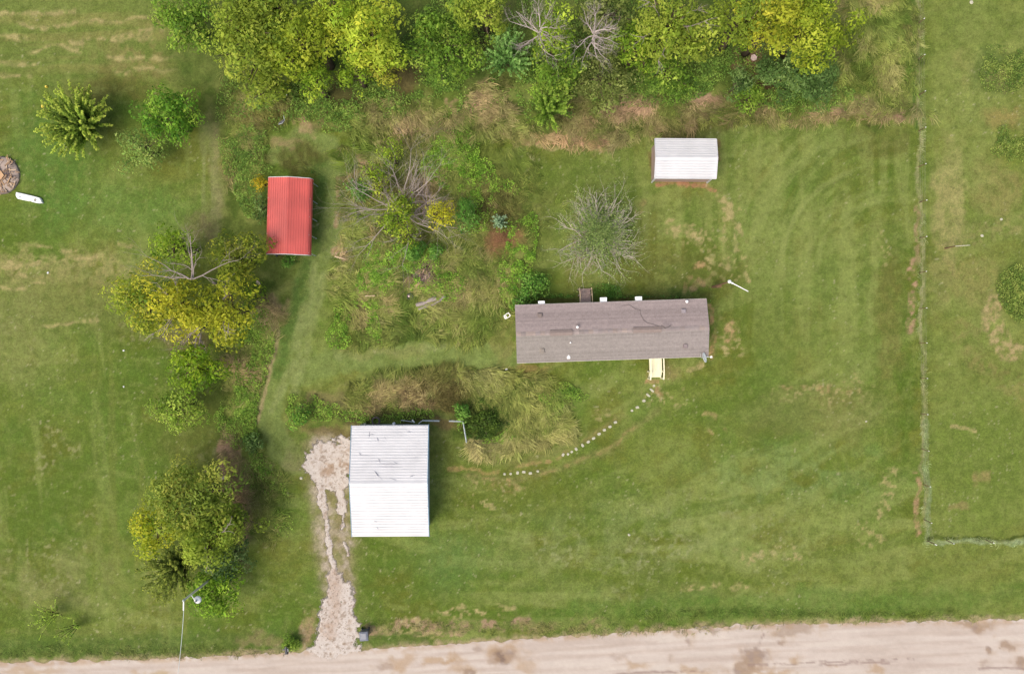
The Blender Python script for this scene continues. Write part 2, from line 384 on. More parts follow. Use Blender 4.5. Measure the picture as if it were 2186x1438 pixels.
# named patches
for (cx, cy, rx, ry, c, a) in (
    (1075, 450, 50, 62, A(78, 70, 42), .9), (1075, 512, 30, 26, A(158, 112, 84), .9), (1160, 470, 20, 90, A(118, 124, 66), .5),
    (650, 325, 52, 32, A(90, 90, 44), .75), (760, 362, 12, 26, pink, .9), (805, 492, 16, 18, pink, .9), (726, 540, 12, 14, pink, .9),
    (575, 668, 28, 34, A(186, 158, 124), .9), (905, 400, 46, 32, pink, .8), (960, 455, 20, 22, pink, .7), (880, 500, 40, 18, brown, .8),
    (905, 590, 32, 32, A(150, 122, 108), 1), (880, 610, 18, 20, pink, .9), (770, 620, 22, 28, pink, .6), (822, 650, 14, 16, pink, .8),
    (1095, 575, 15, 14, pink, .8), (1075, 588, 14, 14, pink, .6), (820, 750, 90, 16, A(140, 140, 78), .5),
    (1350, 228, 46, 26, A(194, 160, 132), 1), (1500, 206, 46, 15, A(194, 160, 132), 1), (1255, 265, 14, 44, pink, .9), (1035, 222, 26, 50, A(178, 150, 116), .9),
    (1600, 118, 40, 30, A(140, 112, 84), .9), (1640, 170, 30, 34, A(96, 70, 50), .95), (860, 260, 60, 24, A(172, 148, 112), .7),
    (870, 165, 44, 26, A(116, 96, 66), .8), (1020, 70, 26, 40, A(96, 78, 58), .9), (1380, 130, 50, 20, A(104, 94, 66), .8), (730, 200, 40, 24, A(98, 88, 56), .8),
    (520, 785, 34, 22, pink, .9), (502, 1040, 26, 54, A(192, 150, 124), 1), (498, 950, 20, 36, A(188, 152, 124), .95), (516, 1120, 18, 44, pink, .85), (528, 1180, 16, 40, A(130, 118, 84), .6),
    (430, 480, 36, 36, A(130, 118, 84), .7), (395, 735, 50, 30, A(112, 96, 72), .8),
    (560, 240, 60, 26, A(128, 108, 70), .6), (640, 265, 26, 14, pink, .7), (600, 300, 34, 9, pink, .5), (1240, 560, 26, 26, pink, .35), (1240, 520, 20, 30, pink, .5),
    (795, 850, 40, 26, pink, .8), (870, 850, 46, 26, pink, .8), (940, 830, 60, 40, brown, .8), (1020, 895, 60, 46, A(72, 84, 34), .9), (830, 890, 100, 14, A(84, 80, 48), .8),
    (1130, 930, 90, 24, A(182, 172, 112), .8), (1040, 900, 44, 44, A(66, 84, 30), .95), (1120, 850, 90, 30, A(150, 154, 82), .6), (1200, 850, 44, 30, A(100, 130, 54), .8), (700, 920, 60, 14, A(130, 116, 74), .7), (950, 905, 34, 14, A(132, 110, 74), .8), (1022, 955, 28, 12, tan, .9),
    (1040, 975, 30, 8, tan, .6), (912, 1122, 12, 10, A(140, 120, 76), .7), (1350, 560, 60, 60, olive, .5), (1460, 590, 130, 50, A(104, 104, 50), .55),
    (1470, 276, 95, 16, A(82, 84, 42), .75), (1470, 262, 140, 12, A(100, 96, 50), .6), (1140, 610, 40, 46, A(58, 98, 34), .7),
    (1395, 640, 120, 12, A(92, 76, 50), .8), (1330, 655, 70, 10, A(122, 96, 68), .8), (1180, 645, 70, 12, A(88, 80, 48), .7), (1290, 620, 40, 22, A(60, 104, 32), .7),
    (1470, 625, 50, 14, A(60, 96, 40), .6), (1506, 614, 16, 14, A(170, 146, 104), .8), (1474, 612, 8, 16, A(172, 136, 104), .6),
    (1144, 788, 46, 12, A(150, 126, 80), .7), (1085, 730, 16, 60, A(140, 132, 80), .6), (760, 1230, 18, 110, A(130, 134, 76), .5), (713, 1120, 14, 90, A(120, 116, 64), .7),
    (735, 925, 70, 14, A(116, 104, 64), .8), (690, 985, 70, 55, A(150, 138, 100), .6), (560, 1368, 50, 20, A(150, 136, 94), .7), (655, 1340, 18, 34, A(186, 156, 124), .8),
    (635, 1385, 24, 12, A(96, 140, 38), .8), (800, 1378, 120, 7, A(110, 128, 60), .7),
    (2030, 430, 34, 120, tan, .62), (2130, 400, 44, 60, A(164, 150, 96), .5), (2090, 600, 70, 60, A(158, 146, 92), .5), (2000, 610, 30, 60, A(158, 146, 96), .4),
    (2140, 255, 44, 26, A(158, 138, 84), .7), (2060, 150, 20, 50, A(154, 142, 88), .4), (2130, 150, 60, 42, A(72, 104, 44), .7), (2135, 165, 26, 18, A(150, 142, 94), .7),
    (2165, 320, 50, 46, A(116, 136, 50), .6), (2170, 620, 40, 60, A(86, 112, 44), .8), (2095, 1025, 22, 16, A(176, 154, 104), .8), (2050, 1090, 14, 9, A(156, 140, 92), .7),
    (1740, 880, 160, 60, A(136, 132, 82), .4), (1420, 790, 40, 14, A(160, 142, 96), .6), (1100, 1030, 70, 18, A(160, 146, 90), .0)):
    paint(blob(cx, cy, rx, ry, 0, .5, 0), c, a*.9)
for p, w, c, a, b in (
    ([(1120, 300), (1200, 297), (1250, 304), (1300, 308)], 11, A(194, 156, 120), .95, 0), ([(1000, 285), (1100, 302), (1200, 318)], 3, tan, .6, .3),
    ([(1680, 240), (1740, 243), (1800, 246), (1940, 254)], 8, pink, .8, .36), ([(960, 215), (1000, 235), (1060, 240)], 10, A(178, 150, 116), .7, .36),
    ([(1402, 394), (1430, 390), (1500, 391), (1530, 400)], 5, A(180, 134, 100), .95, .3), ([(1530, 300), (1536, 345)], 4, A(130, 100, 70), .6, 0),
    ([(1390, 330), (1392, 370)], 5, A(118, 92, 64), .6, 0),
    ([(1430, 475), (1462, 492), (1492, 512)], 13, tan, .95, .42), ([(1413, 487), (1440, 500)], 8, tan, .8, .44), ([(1543, 412), (1556, 440), (1563, 468)], 9, tan, .95, .36),
    ([(1575, 475), (1574, 505), (1570, 530)], 8, tan, .95, .36), ([(1545, 545), (1562, 568)], 9, tan, .9, .4), ([(1480, 570), (1496, 566)], 8, A(184, 156, 108), .9, .38),
    ([(1505, 552), (1535, 566), (1560, 570)], 5, tan, .8, .4), ([(1592, 588), (1604, 602)], 5, tan, .8, .36), ([(1360, 455), (1372, 440)], 8, A(160, 144, 92), .5, .4),
    ([(1518, 655), (1524, 700), (1521, 758)], 7, A(176, 146, 100), .9, .36), ([(1562, 690), (1556, 725)], 11, A(184, 158, 110), .95, .42), ([(1548, 742), (1556, 750)], 6, tan, .9, .3),
    ([(1470, 786), (1500, 776)], 5, tan, .7, .3), ([(1380, 812), (1410, 815)], 4, A(176, 148, 104), .9, 0), ([(1400, 815), (1408, 832)], 7, A(168, 142, 98), .7, 0),
    ([(1680, 826), (1740, 829), (1810, 838), (1842, 840)], 6, A(164, 146, 96), .75, .42), ([(960, 998), (1010, 1002), (1066, 1008)], 4, A(168, 150, 92), .85, .3),
    ([(1095, 1001), (1130, 991), (1172, 980)], 4, A(164, 146, 92), .8, .34), ([(1150, 1018), (1190, 1005), (1235, 985), (1300, 950), (1360, 915)], 4, A(156, 144, 88), .7, .38),
    ([(1190, 975), (1240, 940), (1310, 890)], 4, A(150, 140, 84), .6, .3), ([(1010, 1028), (1060, 1032), (1110, 1034)], 13, A(172, 150, 100), .8, .54),
    ([(1275, 872), (1302, 876)], 6, tan, .8, .44),
    ([(935, 1302), (950, 1303), (970, 1290)], 4, tan, .85, .34), ([(984, 1290), (1003, 1302), (1035, 1306)], 6, tan, .85, .38), ([(1068, 1296), (1096, 1300)], 5, tan, .85, .36),
    ([(790, 1350), (860, 1340), (960, 1338), (1130, 1330)], 15, A(176, 150, 118), .85, .47), ([(1130, 1335), (1280, 1335)], 12, A(156, 144, 98), .7, .5),
    ([(1450, 1250), (1600, 1246)], 8, tan, .7, .62), ([(1580, 1180), (1700, 1190)], 10, tan, .7, .62), ([(1860, 1130), (1890, 1060), (1910, 1000)], 10, tan, .7, .56),
    ([(1962, -200), (1962, 300), (1967, 500), (1970, 800), (1975, 1100), (1984, 1155)], 3.5, A(164, 164, 112), .7, 0),
    ([(1951, 0), (1953, 270)], 4, A(78, 108, 42), .6, 0), ([(1946, 560), (1950, 640), (1950, 700)], 8, pink, .75, .4), ([(1956, 440), (1957, 560)], 5, A(168, 146, 108), .7, .3),
    ([(1960, 1010), (1958, 1080), (1962, 1140)], 5, A(176, 148, 108), .85, .3), ([(1984, 1157), (2100, 1155), (2300, 1153)], 4.5, A(160, 178, 124), .85, 0),
    ([(1978, 900), (1984, 1150)], 5, A(146, 164, 112), .6, 0), ([(1986, 1148), (2300, 1145)], 3, A(72, 88, 32), .7, 0),
    ([(2122, 640), (2114, 700), (2150, 752), (2260, 770)], 20, A(178, 162, 112), .85, .42), ([(2060, 760), (2120, 790), (2186, 815)], 10, A(96, 108, 44), .6, .4),
    ([(2060, 700), (2080, 760), (2186, 850)], 22, A(148, 142, 84), .5, .42), ([(2040, 905), (2060, 915), (2080, 922)], 4, tan, .7, .3), ([(2050, 500), (2186, 480)], 20, A(160, 150, 98), .4, .5)):
    paint(stroke(p, w, .38, b, .4)*((.25+.75*sst(.36, .52, fle)) if w > 5 else (.6+.4*sst(.3, .45, fle))), c, min(1, a*1.25))
dr = np.abs(np.hypot(DX*.6+PX*.4-1522, DY*.6+PY*.4-905)-20)
paint((1-sst(3, 10, dr))*sst(.42, .55, brn), A(170, 154, 100), .75)
paint(np.clip(sst(14, -2, road_edge(PX)-PY+(brn-.5)*26), 0, 1), A(186, 166, 130), .85)
paint(sst(90, 0, np.abs(PX-2075))*sst(400, 395, PY)*sst(1985, 1995, PX), light, .3)
paint(sst(.52, .68, fbm(PX, PY, 10, 87, 3))*(1-rough), A(134, 146, 76), .4)
paint(sst(.48, .34, fbm(PX, PY, 13, 88, 3))*(1-rough), A(98, 118, 46), .35)
for p_, w_ in (([(690, 950), (700, 1000), (686, 1050), (695, 1130), (710, 1220), (716, 1300), (705, 1390)], 26), ([(728, 1030), (735, 1120), (742, 1220), (748, 1350)], 15)):
    paint(stroke(p_, w_, .8, 0, .4), A(168, 152, 118), .6)
    paint(stroke(p_, w_*.7, .9, .46, .5), A(204, 190, 170), .75)
for (cx, cy, rx_, ry_) in ((1060, 1042, 60, 24), (1030, 1070, 40, 14), (1475, 500, 60, 34), (1560, 460, 26, 50), (1556, 560, 50, 40), (1560, 725, 24, 36), (1885, 520, 14, 50), (1900, 1050, 16, 50), (1850, 1130, 30, 30), (1290, 876, 26, 12), (1010, 1300, 90, 14), (1760, 840, 100, 26), (1655, 1180, 60, 14), (870, 1345, 120, 18), (1430, 845, 50, 30)):
    paint(blob(cx, cy, rx_, ry_, 0, .6)*sst(.60, .69, fle), tan, .6)
paint(blob(1350, 1160, 330, 110, 0, .8)*sst(.62, .76, fle)*sst(.45, .6, mid), A(172, 176, 126), .4)
for k_ in range(7):
    rr_ = 150+k_*31+17*sin(k_*3.7); pts_ = [(1895-rr_*cos(a_), 575-rr_*.98*sin(a_)) for a_ in np.linspace(.0+.06*(k_ % 3), 1.45-.1*(k_ % 4), 14)]
    paint(stroke(pts_, 5.5, .9, .34, .12, n=brn2), A(156, 166, 96), .27); paint(stroke([(x_+9, y_+5) for x_, y_ in pts_], 4, .9, .3, .12, n=brn2), A(96, 116, 42), .14)
paint(blob(200, 1000, 260, 330, 0, .8)*sst(.60, .74, fle)*sst(.5, .62, mid), A(172, 170, 120), .5)
# small clover and bare flecks everywhere on the lawn
fl = fbm(PX, PY, 5, 91, 2); fl2 = fbm(PX, PY, 120, 93, 2)
paint(sst(.80, .88, fl)*sst(.45, .6, fl2)*(1-rough), A(196, 190, 150), .5)
paint(sst(.17, .10, fl), A(72, 92, 36), .35)
jit = (.88+.24*fine)[..., None]; COL = np.clip(COL*jit, .004, .8)
gb = sst(0, 60, road_edge(PX)-PY)
Z = ((fbm(PX, PY, 300, 101, 3)-.5)*.12 + rough*(brn2-.4)*.35*gb)*gb
for (cx, cy, rx, ry) in ((833, 1026, 95, 130), (1306, 710, 215, 90), (616, 462, 60, 95), (1464, 338, 80, 60), (720, 1150, 90, 260)):
    Z *= 1-(1-sst(.85, 1.15, np.sqrt(((PX-cx)/rx)**2+((PY-cy)/ry)**2)))
Z[(np.abs(X) > 60) | (np.abs(Y) > 45)] *= .3
Z = Z-.02*gb
ny, nx = X.shape
I = np.arange(nx*ny).reshape(ny, nx)
F = np.stack([I[:-1, :-1].ravel(), I[:-1, 1:].ravel(), I[1:, 1:].ravel(), I[1:, :-1].ravel()], 1)
V = np.stack([X.ravel(), Y.ravel(), Z.ravel()], 1)
ground = link('ground', mesh_np('ground', V, [F], COL.reshape(-1, 3), True), m_ground); ground['kind'] = 'structure'
ground['label'] = 'mown green lawn and rough field with dry patches'
fgx, fgy = gx, gy; GCOL = COL.copy()
def gz(x, y):     # ground height near a point
    i = np.clip(np.searchsorted(fgx, x), 0, nx-1); j = np.clip(np.searchsorted(fgy, y), 0, ny-1)
    return Z[j, i]

# ------------------------------------------------------------ ROAD
rx = np.arange(-75, 75.01, .16); t = np.concatenate([np.linspace(0, .5, 5), np.linspace(.62, 8.2, 60)])
RX, T = np.meshgrid(rx, t)
rpx = RX/K+1093
ed = (719-road_edge(rpx))*K + (fbm(rpx, rpx*0, 18, 5, 4)-.5)*.62*np.clip(1-T/1.0, 0, 1)
RY = ed-T; rpy = 719-RY/K
PX0, PY0, DX0, DY0, brn0, COL0, RG0 = PX, PY, DX, DY, brn, COL, RG
PX, PY = rpx, rpy; DX = PX+(fbm(PX, PY, 26, 1, 4)-.5)*34; DY = PY+(fbm(PX, PY, 26, 9, 4)-.5)*34; brn = fbm(PX, PY, 14, 22, 3); RG = fbm(PX, PY, 11, 23, 3)
COL = np.empty(PX.shape+(3,)); COL[:] = A(214, 201, 188, 1.04)
st = fbm(PX*.05, PY+PX*.045, 9, 31, 4); paint(sst(.48, .66, st), A(194, 176, 160), .4)
for yo in (26, 44, 70, 92):
    paint(np.exp(-((PY-road_edge(PX)-yo-(fbm(PX, PX*0, 160, 88, 2)-.5)*16)/3.5)**2)*sst(.3, .55, fbm(PX, PY, 120, 89, 2)), A(192, 174, 158), .35)
    paint(np.exp(-((PY-road_edge(PX)-yo-8-(fbm(PX, PX*0, 160, 88, 2)-.5)*16)/3.)**2)*sst(.3, .6, fbm(PX, PY, 90, 90, 2)), A(226, 214, 202), .4); paint(sst(.45, .25, st), A(222, 210, 196), .6)
paint(sst(.56, .7, fbm(PX*.3, PY, 60, 35, 3)), A(200, 184, 170), .35)
paint(np.clip(sst(14, 2, (PY-road_edge(PX))), 0, 1)*sst(.35, .6, brn), A(190, 160, 122), .6)
wet, ochre = A(158, 136, 120), A(192, 164, 130)
for (cx, cy, rxx, ry, c, a) in ((1080, 1400, 26, 14, wet, .95), (1072, 1400, 8, 8, A(132, 110, 94), .8), (1070, 1385, 26, 8, ochre, .6), (1610, 1408, 26, 18, wet, .95), (1590, 1430, 30, 12, wet, .9),
                               (1690, 1340, 36, 12, A(178, 158, 138), .9), (1668, 1366, 12, 8, wet, .7), (2085, 1332, 36, 10, A(168, 146, 124), .95), (2092, 1345, 16, 8, wet, .8), (2150, 1376, 12, 8, wet, .9), (2114, 1396, 9, 8, wet, .9),
                               (2178, 1410, 16, 14, wet, .9), (2140, 1388, 5, 4, wet, .8), (1467, 1362, 10, 9, wet, .7), (1455, 1345, 26, 6, A(186, 164, 138), .7), (1520, 1341, 18, 5, wet, .5), (860, 1414, 26, 14, ochre, .75), (940, 1410, 40, 5, ochre, .8),
                               (970, 1403, 16, 8, ochre, .7), (985, 1428, 26, 9, ochre, .6), (1000, 1432, 10, 5, wet, .8), (820, 1424, 12, 8, wet, .5), (1020, 1378, 8, 4, wet, .6), (1320, 1405, 14, 6, wet, .4), (1350, 1422, 20, 8, ochre, .7),
                               (1430, 1405, 6, 8, wet, .4), (1695, 1405, 10, 10, ochre, .8), (1480, 1430, 30, 7, ochre, .7), (1870, 1430, 18, 7, ochre, .7), (1650, 1436, 40, 7, ochre, .7), (300, 1432, 14, 5, ochre, .8), (345, 1432, 16, 8, A(196, 176, 136), .8),
                               (60, 1434, 60, 8, A(196, 172, 140), .7), (1120, 1425, 16, 14, ochre, .6), (1775, 1418, 14, 4, ochre, .6), (2100, 1420, 10, 6, wet, .4)):
    paint(blob(cx, cy, rxx, ry, 0, .6, 0), c, a*.85)
    paint(blob(cx+5, cy, rxx*1.7, ry*1.3, 0, .8, .45), ochre, a*.35)
for p in ([(1600, 1418), (1750, 1412), (1950, 1404)], [(1750, 1418), (1900, 1412)], [(2090, 1426), (2186, 1425)], [(1300, 1440), (1500, 1430)], [(1615, 1385), (1630, 1350)]):
    paint(stroke(p, 2.2, .7, .4, .3), A(160, 138, 128), .7)
COL *= (.93+.14*fbm(PX, PY, 4, 77, 2))[..., None]
RZ = .012+(fbm(PX*.1, PY, 12, 12, 3)-.5)*.03*np.clip(T-.6, 0, 1)
ny2, nx2 = RX.shape; I = np.arange(nx2*ny2).reshape(ny2, nx2)
F = np.stack([I[:-1, :-1].ravel(), I[1:, :-1].ravel(), I[1:, 1:].ravel(), I[:-1, 1:].ravel()], 1)
road = link('dirt_road', mesh_np('dirt_road', np.stack([RX.ravel(), RY.ravel(), RZ.ravel()], 1), [F], COL.reshape(-1, 3), True), m_road)
tag(road, 'pale packed dirt road with brown damp patches', kind='structure')

# ------------------------------------------------------------ GRAVEL DRIVE
dx = np.arange(-19, -12, .07); dy = np.arange(-27.6, -7.6, .07)
GX, GY = np.meshgrid(dx, dy); PX, PY = GX/K+1093, 719-GY/K
DX = PX+(fbm(PX, PY, 22, 1, 4)-.5)*26; DY = PY+(fbm(PX, PY, 22, 9, 4)-.5)*26; brn = fbm(PX, PY, 10, 22, 3); RG = fbm(PX, PY, 11, 23, 3)
m = np.maximum.reduce([
    blob(700, 985, 52, 46, 0, .12), blob(735, 975, 30, 38, 0, .12), blob(672, 975, 26, 20, 0, .2), blob(715, 1022, 34, 22, 0, .15),
    stroke([(682, 1030), (686, 1060), (690, 1080)], 9, .3, 0, .5), stroke([(690, 1080), (697, 1130), (708, 1190), (714, 1235)], 6, .4, 0, .5),
    stroke([(726, 1030), (729, 1070), (730, 1090)], 9, .3, 0, .5), stroke([(730, 1090), (735, 1130)], 3, .8, .36, .6), stroke([(738, 1160), (740, 1190)], 3, .6, .4, .6),
    stroke([(714, 1235), (718, 1290)], 15, .3, 0, .6), stroke([(738, 1255), (742, 1300), (748, 1350)], 14, .3, 0, .4),
    stroke([(712, 1300), (708, 1350), (700, 1382)], 26, .25, 0, .5), blob(712, 1382, 52, 14, 0, .2, dist=.4), blob(735, 1345, 30, 50, 0, .2, dist=.4)])
COL = np.empty(PX.shape+(3,)); COL[:] = A(214, 204, 193, 1.1)
paint(sst(.58, .76, brn), A(172, 146, 118), .5); paint(stroke([(714, 1225), (716, 1300), (700, 1350)], 14, .6), A(186, 156, 130), .45)
paint(stroke([(700, 1000), (745, 990)], 14, .7, .4), A(170, 138, 104), .7); paint(sst(.45, .3, brn), A(222, 212, 200), .5)
COL *= (.90+.2*fbm(PX, PY, 3.5, 78, 2))[..., None]; paint(sst(.66, .74, fbm(PX, PY, 4.5, 79, 2)), A(150, 126, 102), .6)
keep = (m[:-1, :-1]+m[1:, 1:]+m[:-1, 1:]+m[1:, :-1])/4 > .39
ny3, nx3 = GX.shape; I = np.arange(nx3*ny3).reshape(ny3, nx3)
F = np.stack([I[:-1, :-1][keep], I[:-1, 1:][keep], I[1:, 1:][keep], I[1:, :-1][keep]], 1)
used, inv = np.unique(F.ravel(), return_inverse=True)
VV = np.stack([GX.ravel(), GY.ravel(), (-.045+.05*sst(.38, .56, m)+.03*sst(.5, .9, m)*fbm(PX, PY, 6, 13, 3)).ravel()], 1)[used]
VV[:, 2] = np.where(719-VV[:, 1]/K > 1384, .024, VV[:, 2])
drive = link('gravel_drive', mesh_np('gravel_drive', VV, [inv.reshape(-1, 4)], COL.reshape(-1, 3)[used], True), m_gravel)
tag(drive, 'white crushed stone drive and pad beside the white roofed garage', kind='structure')
gm = m.copy(); gPX, gPY = PX.copy(), PY.copy()
# loose stones on the drive
n = 5200; sel = np.argwhere(m > .3); sel2 = np.argwhere((m > .10) & (m < .5)); pick = np.concatenate([sel[RS.randint(len(sel), size=1000)], sel2[RS.randint(len(sel2), size=n-1000)]])
cx = GX[pick[:, 0], pick[:, 1]]+RS.uniform(-.04, .04, n); cy = GY[pick[:, 0], pick[:, 1]]+RS.uniform(-.04, .04, n)
octv = np.array([(1, 0, 0), (0, 1, 0), (-1, 0, 0), (0, -1, 0), (0, 0, 1), (0, 0, -1)], float); octf = np.array([(0, 1, 4), (1, 2, 4), (2, 3, 4), (3, 0, 4), (1, 0, 5), (2, 1, 5), (3, 2, 5), (0, 3, 5)])
sz = RS.uniform(.015, .04, n)
VS = octv[None]*sz[:, None, None]*RS.uniform(.6, 1.3, (n, 6, 1)); an = RS.uniform(0, 6.3, n)
VS = np.stack([VS[..., 0]*np.cos(an)[:, None]-VS[..., 1]*np.sin(an)[:, None], VS[..., 0]*np.sin(an)[:, None]+VS[..., 1]*np.cos(an)[:, None], VS[..., 2]*.7], -1)
VS += np.stack([cx, cy, np.where(np.arange(n) < 1000, .02, .0)], -1)[:, None]
FS = (octf[None]+np.arange(n)[:, None, None]*6).reshape(-1, 3)
cs = np.where(RS.rand(n, 1) < np.where(np.arange(n) < 1000, .4, .12)[:, None], A(160, 138, 118)[None], A(226, 216, 204)[None])*RS.uniform(.5, 1.05, (n, 1))
tag(link('loose_gravel', mesh_np('loose_gravel', VS.reshape(-1, 3), [FS], np.repeat(cs, 6, 0)), m_gravel), 'loose stones scattered over the drive', 'gravel', kind='stuff')
PX, PY, DX, DY, brn, COL, RG = PX0, PY0, DX0, DY0, brn0, COL0, RG0

# ------------------------------------------------------------ MOBILE HOME
EZ, RZZ = 3.0, 3.58
hw = P(1306, 706, EZ); h0 = (hw[0], hw[1], 0); hr = radians(1.95)
home = empty('mobile_home', 'long single-wide mobile home with a grey brown shingle roof', 'house', h0, hr)
HL, HWD = 15.6, 4.66
hx, hy = HL/2, HWD/2
def HLp(px, py, z): return local(h0, hr, P(px, py, z))
def roofz(y): return EZ+(RZZ-EZ)*(1-abs(y)/hy)
b = MB(); wx, wy = hx-.12, hy-.2
b.box(-wx, wx, -wy, wy, .55, 2.93); b.obj('wall', m_wall, home)
for sx in (-1, 1):
    g_ = MB(); x0 = sx*(wx-.05)
    g_.add([(x0, -wy, 2.93), (x0, wy, 2.93), (x0, 0, 3.46), (x0+sx*.05, -wy, 2.93), (x0+sx*.05, wy, 2.93), (x0+sx*.05, 0, 3.46)], [(0, 1, 2), (3, 5, 4), (0, 3, 4, 1), (1, 4, 5, 2), (2, 5, 3, 0)]); g_.obj('gable', m_wall, home)
b = MB(); b.box(-wx+.03, wx-.03, -wy+.03, wy-.03, -.05, .55); b.obj('skirting', m_white, home)
b = MB(); b.sheet([(-hy, EZ-.03), (0, RZZ-.03), (hy, EZ-.03)], -hx, hx, .06, 'y'); rf = b.obj('roof', m_wall, home)
# shingle courses as real lapped tabs
sb = MB(); ex = .14
ncr = int(hy/ex)
for sgn in (-1, 1):
    for i in range(ncr+1):
        ya = hy+.02-i*ex; yb = max(ya-ex*1.12, 0.0)
        off = random.uniform(0, .3); x = -hx-.02; rk = random.uniform(.88, 1.1)
        while x < hx+.02:
            x2 = min(x+(.3 if x > -hx else off+.05), hx+.02)
            zt = random.uniform(0, .006)
            k = rk+random.uniform(-.06, .06); w = (x+hx)/HL
            base = A(172, 158, 154, 1.02*k) if sgn > 0 else A(174, 164, 158, .98*k)*(1-.5*(1-w)*.25)+A(150, 160, 124)*.12*(1-w)
            za = roofz(min(ya, hy))+.026+zt; zb = roofz(yb)+.003
            V = [(x, sgn*ya, za), (x2-.004, sgn*ya, za), (x2-.004, sgn*yb, zb), (x, sgn*yb, zb), (x, sgn*ya, za-.022), (x2-.004, sgn*ya, za-.022)]
            sb.add(V, [(0, 1, 2, 3), (4, 5, 1, 0)] if sgn < 0 else [(3, 2, 1, 0), (0, 1, 5, 4)], base)
            x = x2
o = sb.obj('shingles', m_tint, rf); o['kind'] = 'stuff'
nC = 40
for i in range(nC):   # ridge caps
    x0 = -hx+i*HL/nC; k = random.uniform(.88, 1.1); c = MB()
    cc = random.choice([A(176, 162, 156, k), A(172, 160, 156, k), A(180, 164, 154, k), A(170, 158, 152, k)])
    c.sheet([(-.17, roofz(.17)+.035), (0, RZZ+.045), (.17, roofz(.17)+.035)], x0+.004, x0+HL/nC-.008, .02, 'y', cc); c.obj('ridge_cap', m_tint, rf)
for (pa, pb) in ((1175, 1222), (1352, 1412)):   # raised ridge vents
    a_ = HLp(pa, 707, RZZ); b_ = HLp(pb, 705, RZZ); c = MB()
    c.sheet([(-.24, roofz(.24)+.06), (-.22, roofz(.24)+.10), (0, RZZ+.15), (.22, roofz(.24)+.10), (.24, roofz(.24)+.06)], a_[0], b_[0], .05, 'y', A(164, 148, 140)); c.obj('ridge_vent', m_tint, rf)
for (px, py, c_) in ((1153, 673, A(150, 136, 128)), (1158, 748, A(168, 158, 146)), (1460, 664, A(176, 166, 168)), (1464, 738, A(164, 150, 148))):
    q = HLp(px, py, 3.4); z = roofz(q[1]); sy = 1 if q[1] > 0 else -1
    c = MB(); c.box(q[0]-.2, q[0]+.2, q[1]-.2, q[1]+.2, z-.1, z+.05, c_); c.box(q[0]-.15, q[0]+.15, q[1]-.15-.0, q[1]+.15, z+.05, z+.17, c_); c.obj('roof_vent', m_tint, rf, bevel=.02)
for (px, py, r, hgt) in ((1232, 698, .11, .5), (1218, 731, .06, .22), (1468, 643, .12, .35)):
    q = HLp(px, py, 3.6); z = roofz(q[1])
    c = MB(); c.lathe([(r*.6, z-.1), (r*.6, z+hgt*.7), (r, z+hgt*.72), (r, z+hgt*.9), (r*.5, z+hgt)], q[0], q[1], 14); c.obj('vent_pipe', m_white, rf, True)
q = HLp(1214, 763, 3.2); c = MB(); z = roofz(q[1]); c.box(q[0]-.13, q[0]+.13, q[1]-.1, q[1]+.12, z-.02, z+.12); c.box(q[0]-.06, q[0]+.06, q[1]+.12, q[1]+.2, z-.02, z+.08); c.obj('roof_hood', m_white, rf, bevel=.02)
# roof cable and aerial
pts = [HLp(px, py, 3.5) for px, py in ((1329, 652), (1345, 650), (1352, 655), (1357, 659), (1368, 661), (1369, 672), (1374, 683), (1382, 689), (1395, 692), (1408, 697), (1417, 698))]
pts = [(p[0], p[1], roofz(p[1])+.05) for p in pts]
c = MB(); c.tube(pts, .013, 5); c.obj('cable', m_cable, rf)
c = MB(); q = HLp(1419, 700, 3.6); z = RZZ
c.tube([(q[0], q[1], z-.05), (q[0], q[1], z+.7)], .02, 6); c.tube([(q[0]-.38, q[1]+.24, z+.6), (q[0], q[1], z+.66), (q[0]+.42, q[1]+.2, z+.6)], .025, 6)
c.tube([(q[0]-.38, q[1]+.24, z+.6), (q[0]-.05, q[1]+.02, z+.6)], .035, 6); c.tube([(q[0]-.16, q[1]+.0, z+.62), (q[0]+.2, q[1]+.03, z+.62)], .018, 6); c.obj('aerial', m_cable, rf)
# gutters and eave trim
for sgn in (-1, 1):
    c = MB(); c.box(-hx, hx, min(sgn*(hy+.02), sgn*(hy+.05)), max(sgn*(hy+.02), sgn*(hy+.05)), EZ-.12, EZ-.008); c.obj('fascia', m_wall, home)
# windows and doors
def window(x, y, w, z0, h, sgn, parent):
    f = MB(); f.box(x-w/2-.05, x+w/2+.05, min(y, y+sgn*.04), max(y, y+sgn*.04), z0-.05, z0+h+.05); fo = f.obj('window', m_white, parent)
    for dx_ in (-w/4, w/4):
        p = MB(); p.box(x+dx_-w/4+.02, x+dx_+w/4-.02, min(y+sgn*.041, y+sgn*.05), max(y+sgn*.041, y+sgn*.05), z0, z0+h); p.obj('pane', m_glass, fo)
for x, w in ((-6.4, .9), (-3.9, 1.2), (-1.8, .9), (1.0, 1.2), (6.0, .9)): window(x, -wy, w, 1.35, 1.0, -1, home)
for x, w in ((-5.55, .8), (-3.2, .9), (-.45, .8), (2.4, .8), (5.3, 1.0)): window(x, wy, w, 1.35, .95, 1, home)
for (px, sgn, py) in ((1400, -1, 765), (1249, 1, 648)):
    q = HLp(px, py, 2); y = sgn*wy
    c = MB(); c.box(q[0]-.43, q[0]+.43, min(y, y+sgn*.05), max(y, y+sgn*.05), .85, 2.85); d = c.obj('door', m_white, home)
    c = MB(); c.lathe([(.03, 1.8), (.035, 1.83), (.03, 1.86)], q[0]+.33, y+sgn*.07, 8); c.obj('handle', m_galv, d)
